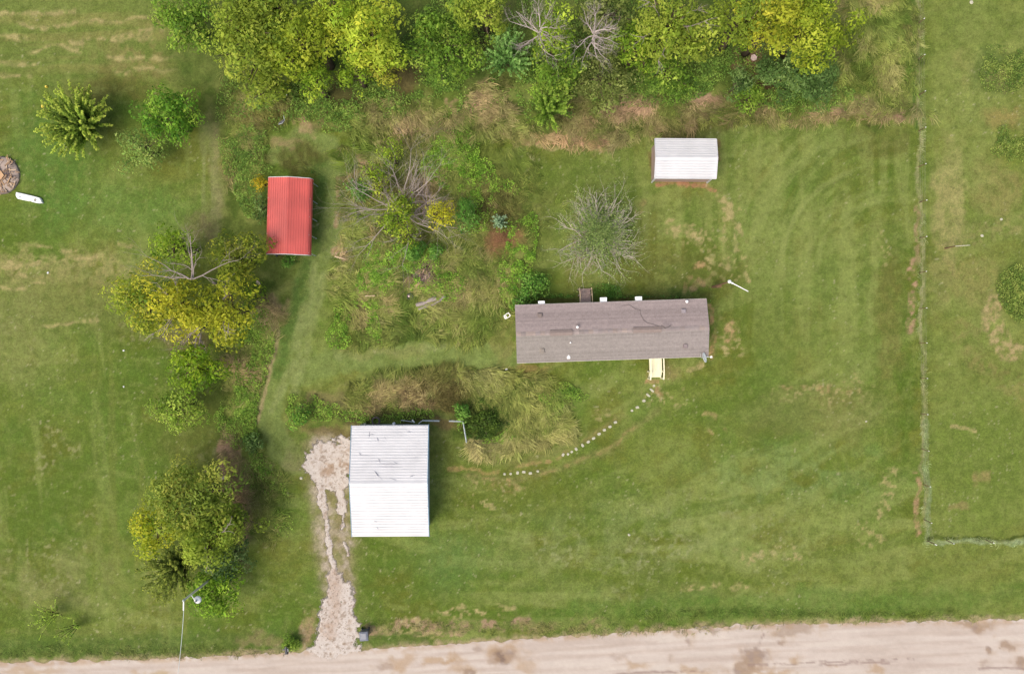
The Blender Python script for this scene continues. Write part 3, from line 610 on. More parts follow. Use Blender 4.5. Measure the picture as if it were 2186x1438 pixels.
# things fixed to or leaning on the home
for px, py, ln in ((1156, 649, 'white window air conditioner at the west end of the home'), (1288.5, 641.5, 'white window air conditioner just right of the brown back steps'), (1363.5, 639.5, 'white window air conditioner nearest the aerial cable on the roof')):
    q = P(px, py-1.5, 2.75); e = empty('air_conditioner', ln, 'air conditioner', (q[0], q[1]-.02, 2.35), hr, 'window air conditioners along the north wall of the home')
    c = MB(); c.box(-.27, .27, -.45, .22, 0, .44); c.obj('casing', m_enamel, e, bevel=.02)
    c = MB()
    for k in range(6): c.box(-.22, .22, .22, .235, .05+k*.055, .075+k*.055)
    c.obj('grille', m_grey, e)
q = P(1503, 763, 3.5); dish = empty('satellite_dish', 'grey satellite dish on the south east corner of the shingle roof', 'satellite dish', (q[0], q[1], 3.02), radians(15))
prof = [(0.0, 0)]
V = []; F = []; n = 20
for i in range(6):
    r = .08+.30*i/5
    for k in range(n): V.append((r*cos(2*pi*k/n)*.78, r*sin(2*pi*k/n)*1.1, .35*r*r))
for i in range(5):
    for k in range(n): F.append((i*n+k, i*n+(k+1) % n, (i+1)*n+(k+1) % n, (i+1)*n+k))
F.append(tuple(range(n)))
rot = lambda v: (v[0]*cos(.9)+v[2]*sin(.9), v[1], -v[0]*sin(.9)+v[2]*cos(.9)+.45)
c = MB(); c.add([rot(v) for v in V], F); do = c.obj('reflector', m_dish, dish, True); sm = do.modifiers.new('solid', 'SOLIDIFY'); sm.thickness = .02
c = MB(); c.tube([(-.1, 0, -.05), (-.1, 0, .3), (-.02, 0, .42)], .03, 8); c.obj('mast', m_galv, dish)
c = MB(); c.tube([(.0, 0, .25), (.4, -.05, .5), (.52, -.1, .62)], .025, 6); c.obj('arm', m_galv, dish)
c = MB(); c.box(.46, .62, -.17, 0, .55, .66); c.obj('receiver', m_dish, dish, bevel=.02)
c = MB(); c.tube([(-.1, .1, .0), (-.15, .38, .3)], .02, 6); c.obj('strut', m_galv, dish)

# brown back steps
q = P(1249, 631, .8); st_ = empty('back_steps', 'weathered brown wooden back steps on the north side of the home', 'steps', (q[0], q[1], 0), hr)
for k in range(8):
    y = .62-k*.165; z = .82 if k > 1 else .5-.2*(1-k)
    c = MB(); c.box(-.46, .46, y-.155, y, z-.04, z+random.uniform(0, .008)); c.obj('plank', m_brownwood, st_)
for sx in (-1, 1):
    for y, z in ((.55, 1.35), (.05, 1.7), (-.62, 1.72)):
        c = MB(); c.box(sx*.5-.045, sx*.5+.045, y-.045, y+.045, -.05, z); c.obj('post', m_brownwood, st_)
    c = MB(); c.obox((sx*.5, .62, 1.38), (sx*.5, .05, 1.76), .06, .05); c.obox((sx*.5, .05, 1.76), (sx*.5, -.72, 1.76), .06, .05); c.obj('rail', m_palewood, st_)
    c = MB(); c.obox((sx*.44, .6, .45), (sx*.44, -.7, .6), .05, .2); c.obj('stringer', m_brownwood, st_)
# cream front porch
q = P(1400, 783, .8); pr = empty('front_porch', 'cream painted front porch with handrails on the south side', 'porch', (q[0], q[1], 0), hr)
for k in range(9):
    x = -.5+k*.112; c = MB(); c.box(x, x+.10, -.45, .82, .78, .82); c.obj('plank', m_cream, pr)
for k in range(3):
    z = .58-.2*k; y = -.45-.15*(k+1); c = MB(); c.box(-.5, .5, y, y+.21, z-.04, z); c.obj('tread', m_cream, pr)
for sx in (-1, 1):
    for y, z in ((.78, 1.47), (-.4, 1.47), (-1.0, 1.2)):
        c = MB(); c.box(sx*.55-.05, sx*.55+.05, y-.05, y+.05, -.05, z); c.obj('post', m_cream, pr)
    c = MB(); c.obox((sx*.55, .84, 1.5), (sx*.55, -.42, 1.5), .10, .05); c.obox((sx*.55, -.42, 1.5), (sx*.55, -1.05, 1.2), .10, .05); c.obj('handrail', m_cream, pr)
    c = MB(); c.obox((sx*.5, .8, .68), (sx*.5, -.45, .68), .05, .18); c.obox((sx*.5, -.45, .6), (sx*.5, -.95, .05), .05, .16); c.obj('stringer', m_cream, pr)

# ------------------------------------------------------------ ribbed metal roofs
def ribs(u0, u1, z0, z1, pitch, rw, rh):
    """profile points from u0 to u1 with trapezoid ribs"""
    L = u1-u0; n = max(1, int(round(abs(L)/pitch))); pts = []
    for i in range(n):
        for f, h in ((0, 0), (.32, 0), (.42, rh), (.58, rh), (.68, 0)):
            t_ = (i+f)/n; pts.append((u0+L*t_, z0+(z1-z0)*t_+h))
    pts.append((u1, z1)); return pts
# garage
gq = P(833, 1026, 3.0); gar = empty('metal_garage', 'large metal garage with a white ribbed roof and blue trim', 'garage', (gq[0], gq[1], 0), radians(.25))
gw, gl, ge, gr = 3.12, 4.52, 3.0, 3.92
for sgn in (-1, 1):
    for k in range(5):
        a0, a1 = k/5, (k+1)/5
        c = MB(); p = ribs(sgn*gl*(1-a0), sgn*gl*(1-a1), ge+(gr-ge)*a0, ge+(gr-ge)*a1, .225, .06, .030)
        if sgn < 0: pass
        else: p = p[::-1]
        c.sheet(p, -gw, gw, .012, 'y'); o = c.obj('roof_panel', m_white_metal, gar); o.location.z = .004*(k+1)
c = MB(); c.sheet([(-.18, gr+.0), (0, gr+.075), (.18, gr+.0)], -gw-.01, gw+.01, .02, 'y'); c.obj('ridge_cap', m_white_metal, gar)
for sx in (-1, 1):
    c = MB(); x0, x1 = sorted((sx*(gw+.004), sx*(gw+.05)))
    c.sheet([(-gl-.03, ge+.035), (0, gr+.05), (gl+.03, ge+.035)], x0, x1, .18, 'y'); c.obj('gable_trim', m_blue, gar)
    c = MB(); xw = sx*(gw-.24); x0, x1 = sorted((xw, xw-sx*.06))
    c.add([(x, y, z) for x in (x0, x1) for (y, z) in ((-gl+.2, -.1), (gl-.2, -.1), (gl-.2, ge-.05), (0, gr-.08), (-gl+.2, ge-.05))], [(0, 1, 2, 3, 4), (9, 8, 7, 6, 5), (0, 5, 6, 1), (1, 6, 7, 2), (2, 7, 8, 3), (3, 8, 9, 4), (4, 9, 5, 0)]); c.obj('wall', m_bluewall, gar)
    c = MB(); yw = sx*(gl-.24); y0, y1 = sorted((yw, yw-sx*.06)); c.box(-gw+.305, gw-.305, y0, y1, -.1, ge-.06); c.obj('wall', m_bluewall, gar)
for yy in (2.1, -1.4):   # roll-up doors on the west side facing the gravel pad
    c = MB()
    for k in range(9): c.box(-gw+.19, -gw+.235, yy-1.35, yy+1.35, .0+k*.26, .25+k*.26)
    c.obj('roll_up_door', m_white, gar)
sc = MB()
def scuff(px0, py0, px1, py1, w):
    z = 3.6
    a_ = local((gq[0], gq[1], 0), radians(.25), P(px0, py0, z)); b_ = local((gq[0], gq[1], 0), radians(.25), P(px1, py1, z))
    n = 7; d = b_[:2]-a_[:2]; nn = np.array((-d[1], d[0])); nn = nn/(np.linalg.norm(nn)+1e-9); top = []; bot = []
    for i in range(n+1):
        t_ = i/n; p = a_[:2]+d*t_+nn*random.uniform(-.3, .3)*w; hw_ = w*sin(pi*min(max(t_, .06), .94))*random.uniform(.4, 1)
        for L_, s_ in ((top, 1), (bot, -1)):
            q_ = p+nn*hw_*s_; zz = ge+(gr-ge)*(1-abs(q_[1])/gl)+.066; L_.append((q_[0], q_[1], zz))
    for i in range(n):
        V = [top[i], top[i+1], bot[i+1], bot[i]]
        sc.add(V+[(v[0], v[1], v[2]-.004) for v in V], [(0, 1, 2, 3), (3, 2, 1, 0)])
for s_ in ((787, 921, 786, 936, .03), (803, 934, 807, 944, .04), (808, 978, 812, 987, .035), (800, 1003, 810, 1016, .05), (803, 1007, 820, 1024, .012), (833, 1018, 850, 1024, .022), (875, 1016, 886, 1012, .04), (867, 922, 876, 923, .025),
           (766, 965, 771, 972, .03), (840, 985, 850, 989, .018), (785, 928, 797, 928, .015), (818, 932, 824, 940, .015), (797, 1112, 803, 1116, .03), (802, 1126, 806, 1132, .03), (893, 974, 882, 978, .012), (790, 989, 860, 990, .018), (790, 983, 840, 983, .012), (800, 995, 860, 996, .015), (760, 972, 800, 972, .012)):
    scuff(*s_)
sc.obj('scuff_marks', m_scuff, gar)

# red carport
cq = P(616, 461.5, 2.45); car = empty('red_carport', 'open carport with a bright red ribbed roof and white end trim', 'carport', (cq[0], cq[1], 0), radians(-1.6))
base = [(-1.84, 2.02), (-1.82, 2.22), (-1.74, 2.40), (-1.58, 2.52), (0, 2.86), (1.58, 2.52), (1.74, 2.40), (1.82, 2.22), (1.84, 2.02)]
fine_ = []
bx = np.array([p[0] for p in base]); bz = np.array([p[1] for p in base]); al = np.concatenate([[0], np.cumsum(np.hypot(np.diff(bx), np.diff(bz)))])
def cprof(a0, a1):
    n = max(2, int(round((a1-a0)/.2))); out = []
    for i in range(n):
        for f, h in ((0, 0), (.36, 0), (.44, .022), (.56, .022), (.64, 0)):
            s_ = a0+(a1-a0)*(i+f)/n; x = np.interp(s_, al, bx); z = np.interp(s_, al, bz)
            x2 = np.interp(s_+.02, al, bx); z2 = np.interp(s_+.02, al, bz); d = np.array((x2-x, z2-z)); d /= np.linalg.norm(d)+1e-9
            out.append((x-d[1]*h, z+d[0]*h))
    out.append((np.interp(a1, al, bx), np.interp(a1, al, bz))); return out
for k in range(7):
    y0 = -3.13+k*6.26/7; y1 = y0+6.26/7
    for (a0, a1) in ((0, al[4]), (al[4], al[-1])):
        c = MB(); c.sheet(cprof(a0, a1), y0, y1, .01, 'x'); c.obj('roof_panel', m_red, car)
for y0, y1 in ((-3.18, -3.135), (3.135, 3.18)):
    c = MB(); c.sheet([(x*1.004, z+.035) for x, z in base], y0, y1, .10, 'x'); c.obj('end_trim', m_white_metal, car)
pm = None
for k in range(5):
    for sx in (-1, 1):
        y = -2.95+k*1.475
        if pm is None:
            c = MB(); c.box(-.032, .032, -.032, .032, -.1, 2.42); pm = c.obj('post', m_galv, car); pm.location = (sx*1.7, y, 0)
        else: dupc(pm, car, (sx*1.7, y, 0))
    c = MB(); c.tube([(x*.92, y, z-.09) for x, z in base[2:7]], .03, 4); c.obj('rafter', m_galv, car)
# stored things below the carport's south edge
q = P(600, 543, .5); e = empty('lawn_mower', 'dark machine half hidden under the south edge of the red carport', 'lawn mower', (q[0], q[1]+.35, 0), .1)
c = MB(); c.box(-.45, .45, -.35, .35, .15, .42); c.obj('deck', m_dark, e, bevel=.05)
c = MB(); c.box(-.22, .22, -.2, .3, .42, .75); c.obj('hood', m_blue, e, bevel=.06)
for sx in (-1, 1):
    for sy in (-1, 1):
        c = MB(); c.tube([(sx*.45, sy*.3, .17), (sx*.56, sy*.3, .17)], .17, 12); c.obj('wheel', m_dark, e)

# white shed
sq = P(1464.3, 338, 2.5); shed = empty('metal_shed', 'small metal shed with a white ribbed roof at the north edge of the lawn', 'shed', (sq[0], sq[1], 0), radians(-.4))
sw, sdp, se_, sr_ = 2.52, 1.60, 2.35, 2.78
for sgn in (-1, 1):
    for k in range(2):
        a0, a1 = k/2, (k+1)/2
        p = ribs(sgn*sdp*(1-a0), sgn*sdp*(1-a1), se_+(sr_-se_)*a0, se_+(sr_-se_)*a1, .2, .06, .04)
        if sgn > 0: p = p[::-1]
        c = MB(); c.sheet(p, -sw, sw, .012, 'y'); o = c.obj('roof_panel', m_white_metal, shed); o.location.z = .004*(k+1)
c = MB(); c.sheet([(-.14, sr_+.0), (0, sr_+.05), (.14, sr_+.0)], -sw-.01, sw+.01, .02, 'y'); c.obj('ridge_cap', m_white_metal, shed)
for sgn in (-1, 1):
    c = MB(); y0, y1 = sorted((sgn*(sdp+.004), sgn*(sdp+.06))); c.box(-sw, sw, y0, y1, se_-.1, se_+.05); c.obj('eave_trim', m_white_metal, shed)
    x0, x1 = sorted((sgn*(sw-.14), sgn*(sw-.2)))
    c = MB(); c.add([(x, y, z) for x in (x0, x1) for (y, z) in ((-1.34, -.1), (1.42, -.1), (1.42, se_), (0, sr_-.05), (-1.34, se_))], [(0, 1, 2, 3, 4), (9, 8, 7, 6, 5), (0, 5, 6, 1), (1, 6, 7, 2), (2, 7, 8, 3), (3, 8, 9, 4), (4, 9, 5, 0)]); c.obj('wall', m_tanwall, shed)
    x0, x1 = sorted((sgn*(sw+.004), sgn*(sw+.05)))
    c = MB(); c.sheet([(-sdp-.03, se_+.03), (0, sr_+.04), (sdp+.03, se_+.03)], x0, x1, .12, 'y'); c.obj('gable_trim', m_white_metal, shed)
    y0, y1 = sorted((sgn*1.44, sgn*1.50))
    if sgn > 0:
        c = MB(); c.box(-sw+.2, sw-.2, y0, y1, -.1, se_-.02); c.obj('wall', m_tanwall, shed)
for k in range(6):   # south wall of separate upright panels
    x0 = -sw+.22+k*(2*sw-.44)/6; c = MB(); c.box(x0, x0+(2*sw-.44)/6-.015, -1.42, -1.36, -.1, se_-.02); c.obj('wall_panel', m_tanwall, shed)
for sx in (-1, 1):
    c = MB(); c.box(sx*(sw-.17)-.05, sx*(sw-.17)+.05, -1.54, -1.43, -.1, se_-.05); c.obj('corner_post', m_white_metal, shed)

# ------------------------------------------------------------ fences
def fence(name, label, pts_px, lean=None, skip=()):
    w = [P(*p) for p in pts_px]; e = empty(name, label, 'fence', (w[0][0], w[0][1], 0))
    o0 = w[0]; post = None
    for i, p in enumerate(w):
        d = p-o0
        if post is None:
            c = MB(); c.box(-.03, .03, -.008, .008, -.1, 1.12); c.box(-.006, .006, -.04, .0, -.1, 1.12); post = c.obj('post', m_rust, e); post.location = (d[0], d[1], 0)
            cc = MB(); cc.box(-.032, .032, -.032, .012, 1.12, 1.22); cap = cc.obj('post_cap', m_white, post)
        else:
            c_ = dupc(post, e, (d[0], d[1], 0), (random.uniform(-.03, .03), random.uniform(-.03, .03), random.uniform(-.2, .2))); dupc(cap, c_)
    for z in (.3, .6, .9, 1.1):
        c = MB(); pt = []
        for a_, b_ in zip(w[:-1], w[1:]):
            pt.append(a_-o0+np.array((0, 0, z))); pt.append((a_+b_)/2-o0+np.array((0, 0, z-.025)))
        pt.append(w[-1]-o0+np.array((0, 0, z))); c.tube(pt, .0035, 4); c.obj('wire', m_wire, e)
    for (a_, b_) in ((0, 1),):
        pass
    return e
fn = [(1958+(i*.8 if i < 8 else 6+ (i-8)*2.6), 52+i*76.6-(3*76.6)) for i in range(18)]
f1 = [(1957, -102), (1957, -25), (1958, 52), (1959, 128), (1960, 204), (1961, 280), (1961, 356), (1962, 432), (1962, 508), (1962, 582), (1962, 658), (1963, 732), (1964, 806), (1965, 882), (1967, 957), (1970, 1033), (1972, 1108), (1980, 1154)]
fence('wire_fence', 'north to south wire fence with thin posts down the right side of the lawn', f1)
fence('wire_fence', 'east to west wire fence with dark posts meeting the corner near the road', [(1983, 1154.5), (2020, 1152), (2104, 1151), (2188, 1150), (2272, 1149), (2356, 1148)])
# pale rail fence by garage
def rail(label, pts):
    w = [P(px, py, 1.0) for px, py in pts]; e = empty('rail_fence', label, 'fence', (w[0][0], w[0][1], 0)); o0 = np.array((w[0][0], w[0][1], 0))
    for z in (1.0, .55):
        c = MB(); c.tube([p-o0-np.array((0, 0, 1-z)) for p in w], .04, 8); c.obj('rail', m_galv, e)
    pp = []
    for a_, b_ in zip(w[:-1], w[1:]):
        n = max(1, int(np.linalg.norm(b_-a_)/1.3)); pp += [a_+(b_-a_)*i/n for i in range(n)]
    pp.append(w[-1])
    for p in pp:
        d = p-o0; c = MB(); c.tube([(d[0], d[1], -.1), (d[0], d[1], 1.02)], .035, 8); c.obj('post', m_galv, e)
rail('short straight length of pale metal rail fence touching the garage corner', [(901, 898), (937, 898.5)])
rail('L shaped pale metal rail fence around the tall weeds east of the garage', [(959, 898.5), (988, 900), (995.5, 944)])

# ------------------------------------------------------------ poles
ht = 8.0; tp = P(393, 1280, ht); up = empty('utility_pole', 'pale wooden utility pole carrying a yard light above the trees', 'utility pole', (tp[0], tp[1], 0))
c = MB(); c.tube([(0, 0, -.3), (0, 0, 4), (0, 0, ht)], [.11, .095, .075], 12, A(226, 226, 196, 1.15)); c.obj('pole', m_tint, up, True)
lp = P(421, 1280, 7.0)-tp; sp = P(405, 1272, 7.0)-tp
c = MB(); c.tube([(0.08, 0.02, 6.9), (lp[0]*.55, lp[1]*.3, 7.15), (lp[0], lp[1], 7.2)], .035, 8); arm = c.obj('lamp_arm', m_white, up)
c = MB(); c.lathe([(.28, 6.86), (.29, 6.92), (.2, 7.06), (.1, 7.12), (.08, 7.2)], lp[0], lp[1], 18); hd = c.obj('lamp_head', m_white, up, True)
c = MB(); c.lathe([(.07, 7.2), (.08, 7.3), (.05, 7.34)], lp[0], lp[1], 12); c.obj('photocell', m_grey, hd)
c = MB(); c.lathe([(.06, ht), (.09, ht+.05), (.06, ht+.1), (.08, ht+.14), (.04, ht+.2)], 0, 0, 10); c.obj('insulator', m_galv, up)
a_ = np.array((0, -.1, ht+.1)); wend = P(352, 1620, 7.6)-tp
c = MB(); c.tube([(0, -.1, ht+.08), (-.02, -.75, ht+.06)], .05, 6); c.obj('cable_clamp', m_white, up)
pw = []
for i in range(16):
    t_ = i/15; p = np.array((0, -.7, ht+.06))*(1-t_)+np.array((wend[0], wend[1], ht-.2))*t_; p[2] -= 1.1*4*t_*(1-t_)*.5; pw.append(p)
c = MB(); c.tube(pw, .022, 5); w_ = c.obj('power_line', m_galv); w_.location = (tp[0], tp[1], 0); tag(w_, 'thin overhead line running south from the utility pole across the road', 'power line')

def yardpole(label, base, top, h, arm_end, r, mp=m_white):
    b0 = P(*base); t0 = P(top[0], top[1], h); e = empty('service_pole', label, 'pole', (b0[0], b0[1], 0)); d = t0-b0
    c = MB(); c.tube([(0, 0, -.2), (d[0]*.5, d[1]*.5, h*.5), (d[0], d[1], h)], [r, r*.8, r*.5], 10); c.obj('post', m_rust, e)
    ae = P(arm_end[0], arm_end[1], h)-b0
    c = MB(); c.tube([(d[0], d[1], h+.05), (ae[0], ae[1], h+.05)], [.04, .03], 8); c.obj('cross_pipe', mp, e)
    return e, d, ae
e, d, ae = yardpole('dark post with thin white cross pipe off the north east corner of the home', (1521, 612.5), (1557, 601), 4.9, (1597, 622), .1)
c = MB(); c.lathe([(.03, 4.84), (.13, 4.88), (.15, 4.97), (.09, 5.07), (.03, 5.1)], d[0], d[1], 12); c.obj('cap', m_white, e, True)
c = MB(); u = d+(ae-d)*.15; c.lathe([(.03, 4.84), (.08, 4.88), (.08, 5.0), (.03, 5.04)], u[0], u[1], 10); c.obj('collar', m_white, e, True)
c = MB(); c.box(-.05, .35, -.12, .06, .6, 1.6); c.obj('meter_box', m_rust, e, bevel=.02)
yardpole('dark post with a thin pale cross pipe in the field right of the fence', (2018, 530), (2039, 525.5), 1.6, (2070, 523.5), .07, m_stone)

# ------------------------------------------------------------ roadside things
q = P(776.5, 1357, 1.0); e = empty('trash_bin', 'grey wheeled trash bin where the gravel drive meets the road', 'trash bin', (q[0], q[1], 0), radians(5))
c = MB(); V = []
for z, wx_, wy_ in ((.06, .27, .28), (.95, .34, .38)):
    V += [(-wx_, -wy_, z), (wx_, -wy_, z), (wx_, wy_, z), (-wx_, wy_, z)]
c.add(V, [(3, 2, 1, 0), (4, 5, 6, 7), (0, 1, 5, 4), (1, 2, 6, 5), (2, 3, 7, 6), (3, 0, 4, 7)]); c.obj('body', m_grey, e, bevel=.03)
c = MB(); c.add([(-.37, -.42, .96), (.37, -.42, .96), (.37, .38, .96), (-.37, .38, .96), (-.36, -.41, 1.0), (.36, -.41, 1.0), (.36, .37, 1.02), (-.36, .37, 1.02), (-.2, -.25, 1.06), (.2, -.25, 1.06), (.2, .25, 1.08), (-.2, .25, 1.08)],
            [(3, 2, 1, 0), (0, 1, 5, 4), (1, 2, 6, 5), (2, 3, 7, 6), (3, 0, 4, 7), (4, 5, 9, 8), (5, 6, 10, 9), (6, 7, 11, 10), (7, 4, 8, 11), (8, 9, 10, 11)]); c.obj('lid', m_grey, e, bevel=.015)
c = MB(); c.tube([(-.25, .43, .95), (.25, .43, .95)], .025, 8); c.obj('handle', m_dark, e)
for sx in (-1, 1):
    c = MB(); c.tube([(sx*.28, .3, .13), (sx*.35, .3, .13)], .13, 14); c.obj('wheel', m_dark, e)
q = P(611, 1387, 1.15); e = empty('mailbox', 'black mailbox on a post at the road edge beside tall weeds', 'mailbox', (q[0], q[1], 0), radians(5))
c = MB(); n = 12; pr_ = [(-.13, 0)]+[(-.13*cos(pi*k/n), .14+.13*sin(pi*k/n)) for k in range(n+1)]+[(.13, 0)]
V = [(x, y, 1.0+z) for y in (-.3, .3) for (x, z) in pr_]; L_ = len(pr_)
c.add(V, [tuple(range(L_)), tuple(range(2*L_-1, L_-1, -1))]+[(i+1, i, L_+i, L_+i+1) for i in range(L_-1)]+[(0, L_-1, 2*L_-1, L_)]); c.obj('box', m_dark, e)
c = MB(); c.box(-.12, .12, -.33, -.302, 1.01, 1.22); c.obj('door', m_dark, e)
c = MB(); c.box(.14, .16, -.1, .12, 1.1, 1.2); c.obj('flag', m_white, e)
c = MB(); c.box(-.05, .05, -.05, .05, -.1, 1.0); c.obj('post', m_brownwood, e)
c = MB(); c.box(-.32, -.14, .0, .1, 1.05, 1.12); c.obj('paper_slot', m_dark, e)

# stepping stones
stones = [(1396, 823, 14), (1391.5, 832.5, -38), (1383.5, 843, -40), (1374.5, 855, 5), (1360.5, 869, 5), (1349, 876, 15), (1313.5, 901, 8), (1302, 910.5, 20), (1290, 917.5, 15), (1279, 926, 20), (1267, 935, 25), (1255.5, 943, 30),
          (1243.5, 950, -60), (1230, 958, -55), (1220.5, 964, 60), (1212.5, 969, 50), (1202, 970.5, 55), (1148, 1005.5, 0), (1132, 1009.5, 10), (1118, 1007, 0), (1105, 1009, 80), (1090, 1011, 70), (1077, 1011.5, 0)]
nth = ['first', 'second', 'third', 'fourth', 'fifth', 'sixth', 'seventh', 'eighth', 'ninth', 'tenth', 'eleventh', 'twelfth', 'thirteenth', 'fourteenth', 'fifteenth', 'sixteenth', 'seventeenth', 'eighteenth', 'nineteenth', 'twentieth', 'twenty-first', 'twenty-second', 'last']
for i, (px, py, r) in enumerate(stones):
    w = P(px, py); lx, ly = (.15, .11) if i not in (0, 5, 14, 15, 17, 21, 22) else (.11, .1)
    if i in (1, 2): lx, ly = .21, .09
    c = MB(); z = float(gz(w[0], w[1])); n = 9; top = []
    for k in range(n):
        a_ = 2*pi*k/n; s_ = random.uniform(.9, 1.1); sq_ = 1/max(abs(cos(a_)), abs(sin(a_)))**.7
        top.append((lx*cos(a_)*s_*sq_, ly*sin(a_)*s_*sq_))
    c.add([(x, y, -.06) for x, y in top]+[(x, y, .035) for x, y in top]+[(x*.9, y*.9, .05) for x, y in top], [tuple(2*n+k for k in range(n))]+[(k, (k+1) % n, n+(k+1) % n, n+k) for k in range(n)]+[(n+k, n+(k+1) % n, 2*n+(k+1) % n, 2*n+k) for k in range(n)])
    o = c.obj('stepping_stone', m_stone); o.location = (w[0], w[1], z+.01); o.rotation_euler.z = radians(r)
    tag(o, nth[i]+' pale stepping stone of the curved path counted from the front porch', 'stepping stone', 'stepping stones of the curved lawn path')

# ------------------------------------------------------------ clutter in the grass
q = P(62, 423, .15); e = empty('hull_shell', 'long white shell with a pointed end lying on the left lawn', 'hull', (q[0], q[1], 0), radians(-13))
out = [(-1.18, .26), (-1.16, 0), (-1.02, -.2), (-.9, -.27), (-.1, -.26), (.1, -.22), (.5, -.26), (.85, -.24), (1.22, -.14), (1.06, .1), (.9, .24), (.2, .27), (-.6, .27)]
out = out[::-1]; n = len(out)
c = MB(); c.add([(x, y, -.03) for x, y in out]+[(x, y, .17) for x, y in out]+[(x*.94, y*.8, .24) for x, y in out], [tuple(2*n+k for k in range(n))]+[((k+1) % n, k, n+k, n+(k+1) % n)[::-1] for k in range(n)]+[((k+1) % n+n, k+n, 2*n+k, 2*n+(k+1) % n)[::-1] for k in range(n)]); c.obj('shell', m_white, e)
for x, r in ((-.72, .07), (.6, .13)):
    c = MB(); c.lathe([(r, .2), (r, .246), (r*.7, .248)], x, -.04, 12); c.obj('opening', m_grey, e)
    if r > .1:
        c = MB(); c.box(x-.07, x+.07, -.1, .03, .25, .28); c.obj('hatch', m_stone, e)
# scrap wood pile
q = P(2, 374); e = empty('scrap_wood_pile', 'round heap of scrap boards and sticks at the left edge', 'wood pile', (q[0], q[1], 0))
c = MB(); prof = [(1.65, -.05), (1.5, .1), (1.0, .22), (.3, .3)]; c.lathe(prof, 0, 0, 24, A(200, 182, 168)); c.obj('ash_bed', m_tint, e, True)
for i in range(150):
    a_ = random.uniform(0, 6.28); r = 1.66*random.uniform(.02, 1)**.6; L_ = random.uniform(.25, .8); t_ = a_+random.choice([0, 0, 1.4])+random.uniform(-.4, .4); z = .34-.15*r+random.uniform(0, .12)
    c = MB(); p0 = np.array((r*cos(a_), r*sin(a_), z)); dd = np.array((cos(t_)*L_/2, sin(t_)*L_/2, random.uniform(-.05, .05)))
    c.obox(p0-dd, p0+dd, random.uniform(.04, .1), .04, random.choice([A(206, 170, 130), A(222, 196, 166), A(150, 132, 120), A(176, 146, 116), A(120, 108, 104)])); c.obj('board', m_tint, e)
c = MB(); c.add([(-.9, -.5, .42), (.1, -.62, .42), (.55, -.1, .44), (.05, .55, .44), (-.9, .5, .44), (-.9, -.5, .38), (.1, -.62, .38), (.55, -.1, .40), (.05, .55, .40), (-.9, .5, .4)], [(0, 1, 2, 3, 4), (9, 8, 7, 6, 5), (0, 5, 6, 1), (1, 6, 7, 2), (2, 7, 8, 3), (3, 8, 9, 4), (4, 9, 5, 0)], A(226, 186, 142)); c.obj('plywood_sheet', m_tint, e)
# logs
def log(label, p0, p1, r0, r1, z=.14):
    a_ = P(*p0); b_ = P(*p1); e = MB(); n = 6; pts = []; rr = []
    for i in range(n+1):
        t_ = i/n; p = a_*(1-t_)+b_*t_-a_; p[1] += .05*sin(t_*5+r0*20); p[2] = z+.03*sin(i*2.); pts.append(p); rr.append((r0*(1-t_)+r1*t_)*random.uniform(.85, 1.12))
    e.tube(pts, rr, 9, A(184, 172, 162)); o = e.obj('log', m_bark); o.location = (a_[0], a_[1], float(gz(a_[0], a_[1]))); tag(o, label, 'log', 'grey logs in the tall grass'); return o
log('thickest grey weathered log lying in the tall grass', (889, 651), (932, 638), .16, .21, .2)
log('grey log with a split pale lower end next to the thickest log', (894, 661), (930, 642), .12, .1, .16)
log('thin long grey branch log pointing up to the right', (917, 655), (951, 632), .10, .12, .15)
log('short weathered log between the thickest log and the thin one', (908, 657), (924, 649), .09, .12, .1)
q = P(876, 633); e = empty('plastic_tub', 'round black tub holding something white left of the grey logs', 'tub', (q[0], q[1], .0), 0)
c = MB(); c.lathe([(.18, 0), (.24, .3), (.26, .32), (.23, .32), (.18, .1)], 0, 0, 18); c.obj('rim', m_dark, e)
c = MB(); c.lathe([(.05, .1), (.12, .2), (.1, .34), (.03, .38)], -.08, .03, 8); c.obj('contents', m_pink, e)
q = P(903, 590); e = empty('burn_pile', 'burnt heap of charred sticks and pale wood chunks north of the logs', 'burn pile', (q[0], q[1], 0))
c = MB(); c.lathe([(1.0, -.03), (.8, .1), (.3, .2)], 0, 0, 18, A(112, 92, 84)); c.obj('ash_bed', m_tint, e, True)
for i in range(46):
    a_ = random.uniform(0, 6.28); r = random.uniform(0, .85)**.8; L_ = random.uniform(.2, .7); t_ = random.uniform(0, 3.14); z = .25-.15*r
    p0 = np.array((r*cos(a_), r*sin(a_), z)); dd = np.array((cos(t_)*L_/2, sin(t_)*L_/2, random.uniform(-.06, .06))); c = MB()
    c.tube([p0-dd, p0+dd], [random.uniform(.02, .06), .03], 6, random.choice([A(226, 190, 160), A(120, 100, 96), A(160, 140, 136), A(96, 80, 76), A(200, 176, 160)])); c.obj('stick', m_bark, e)
def plate(name, label, cat, px, py, pts, z, th, mat, rz=0):
    w = P(px, py); c = MB(); n = len(pts); zz = float(gz(w[0], w[1]))
    c.add([(x, y, z+.03*sin(i*2.3)) for i, (x, y) in enumerate(pts)]+[(x, y, z-th) for x, y in pts], [tuple(range(n)), tuple(range(2*n-1, n-1, -1))]+[((k+1) % n, k, n+k, n+(k+1) % n) for k in range(n)])
    o = c.obj(name, mat); o.location = (w[0], w[1], zz); o.rotation_euler.z = radians(rz); return tag(o, label, cat)
plate('board', 'small pinkish board in the rough south of the red carport', 'board', 553.5, 604, [(-.22, -.1), (.14, -.16), (.24, -.02), (.1, .12), (-.2, .15)], .4, .04, m_pink, -28)
plate('board', 'pale grey board poking out above the bottom left tree', 'board', 480, 1018, [(-.42, -.12), (.3, -.1), (.42, .06), (.2, .14), (-.3, .06)], .4, .05, m_pink, 22)
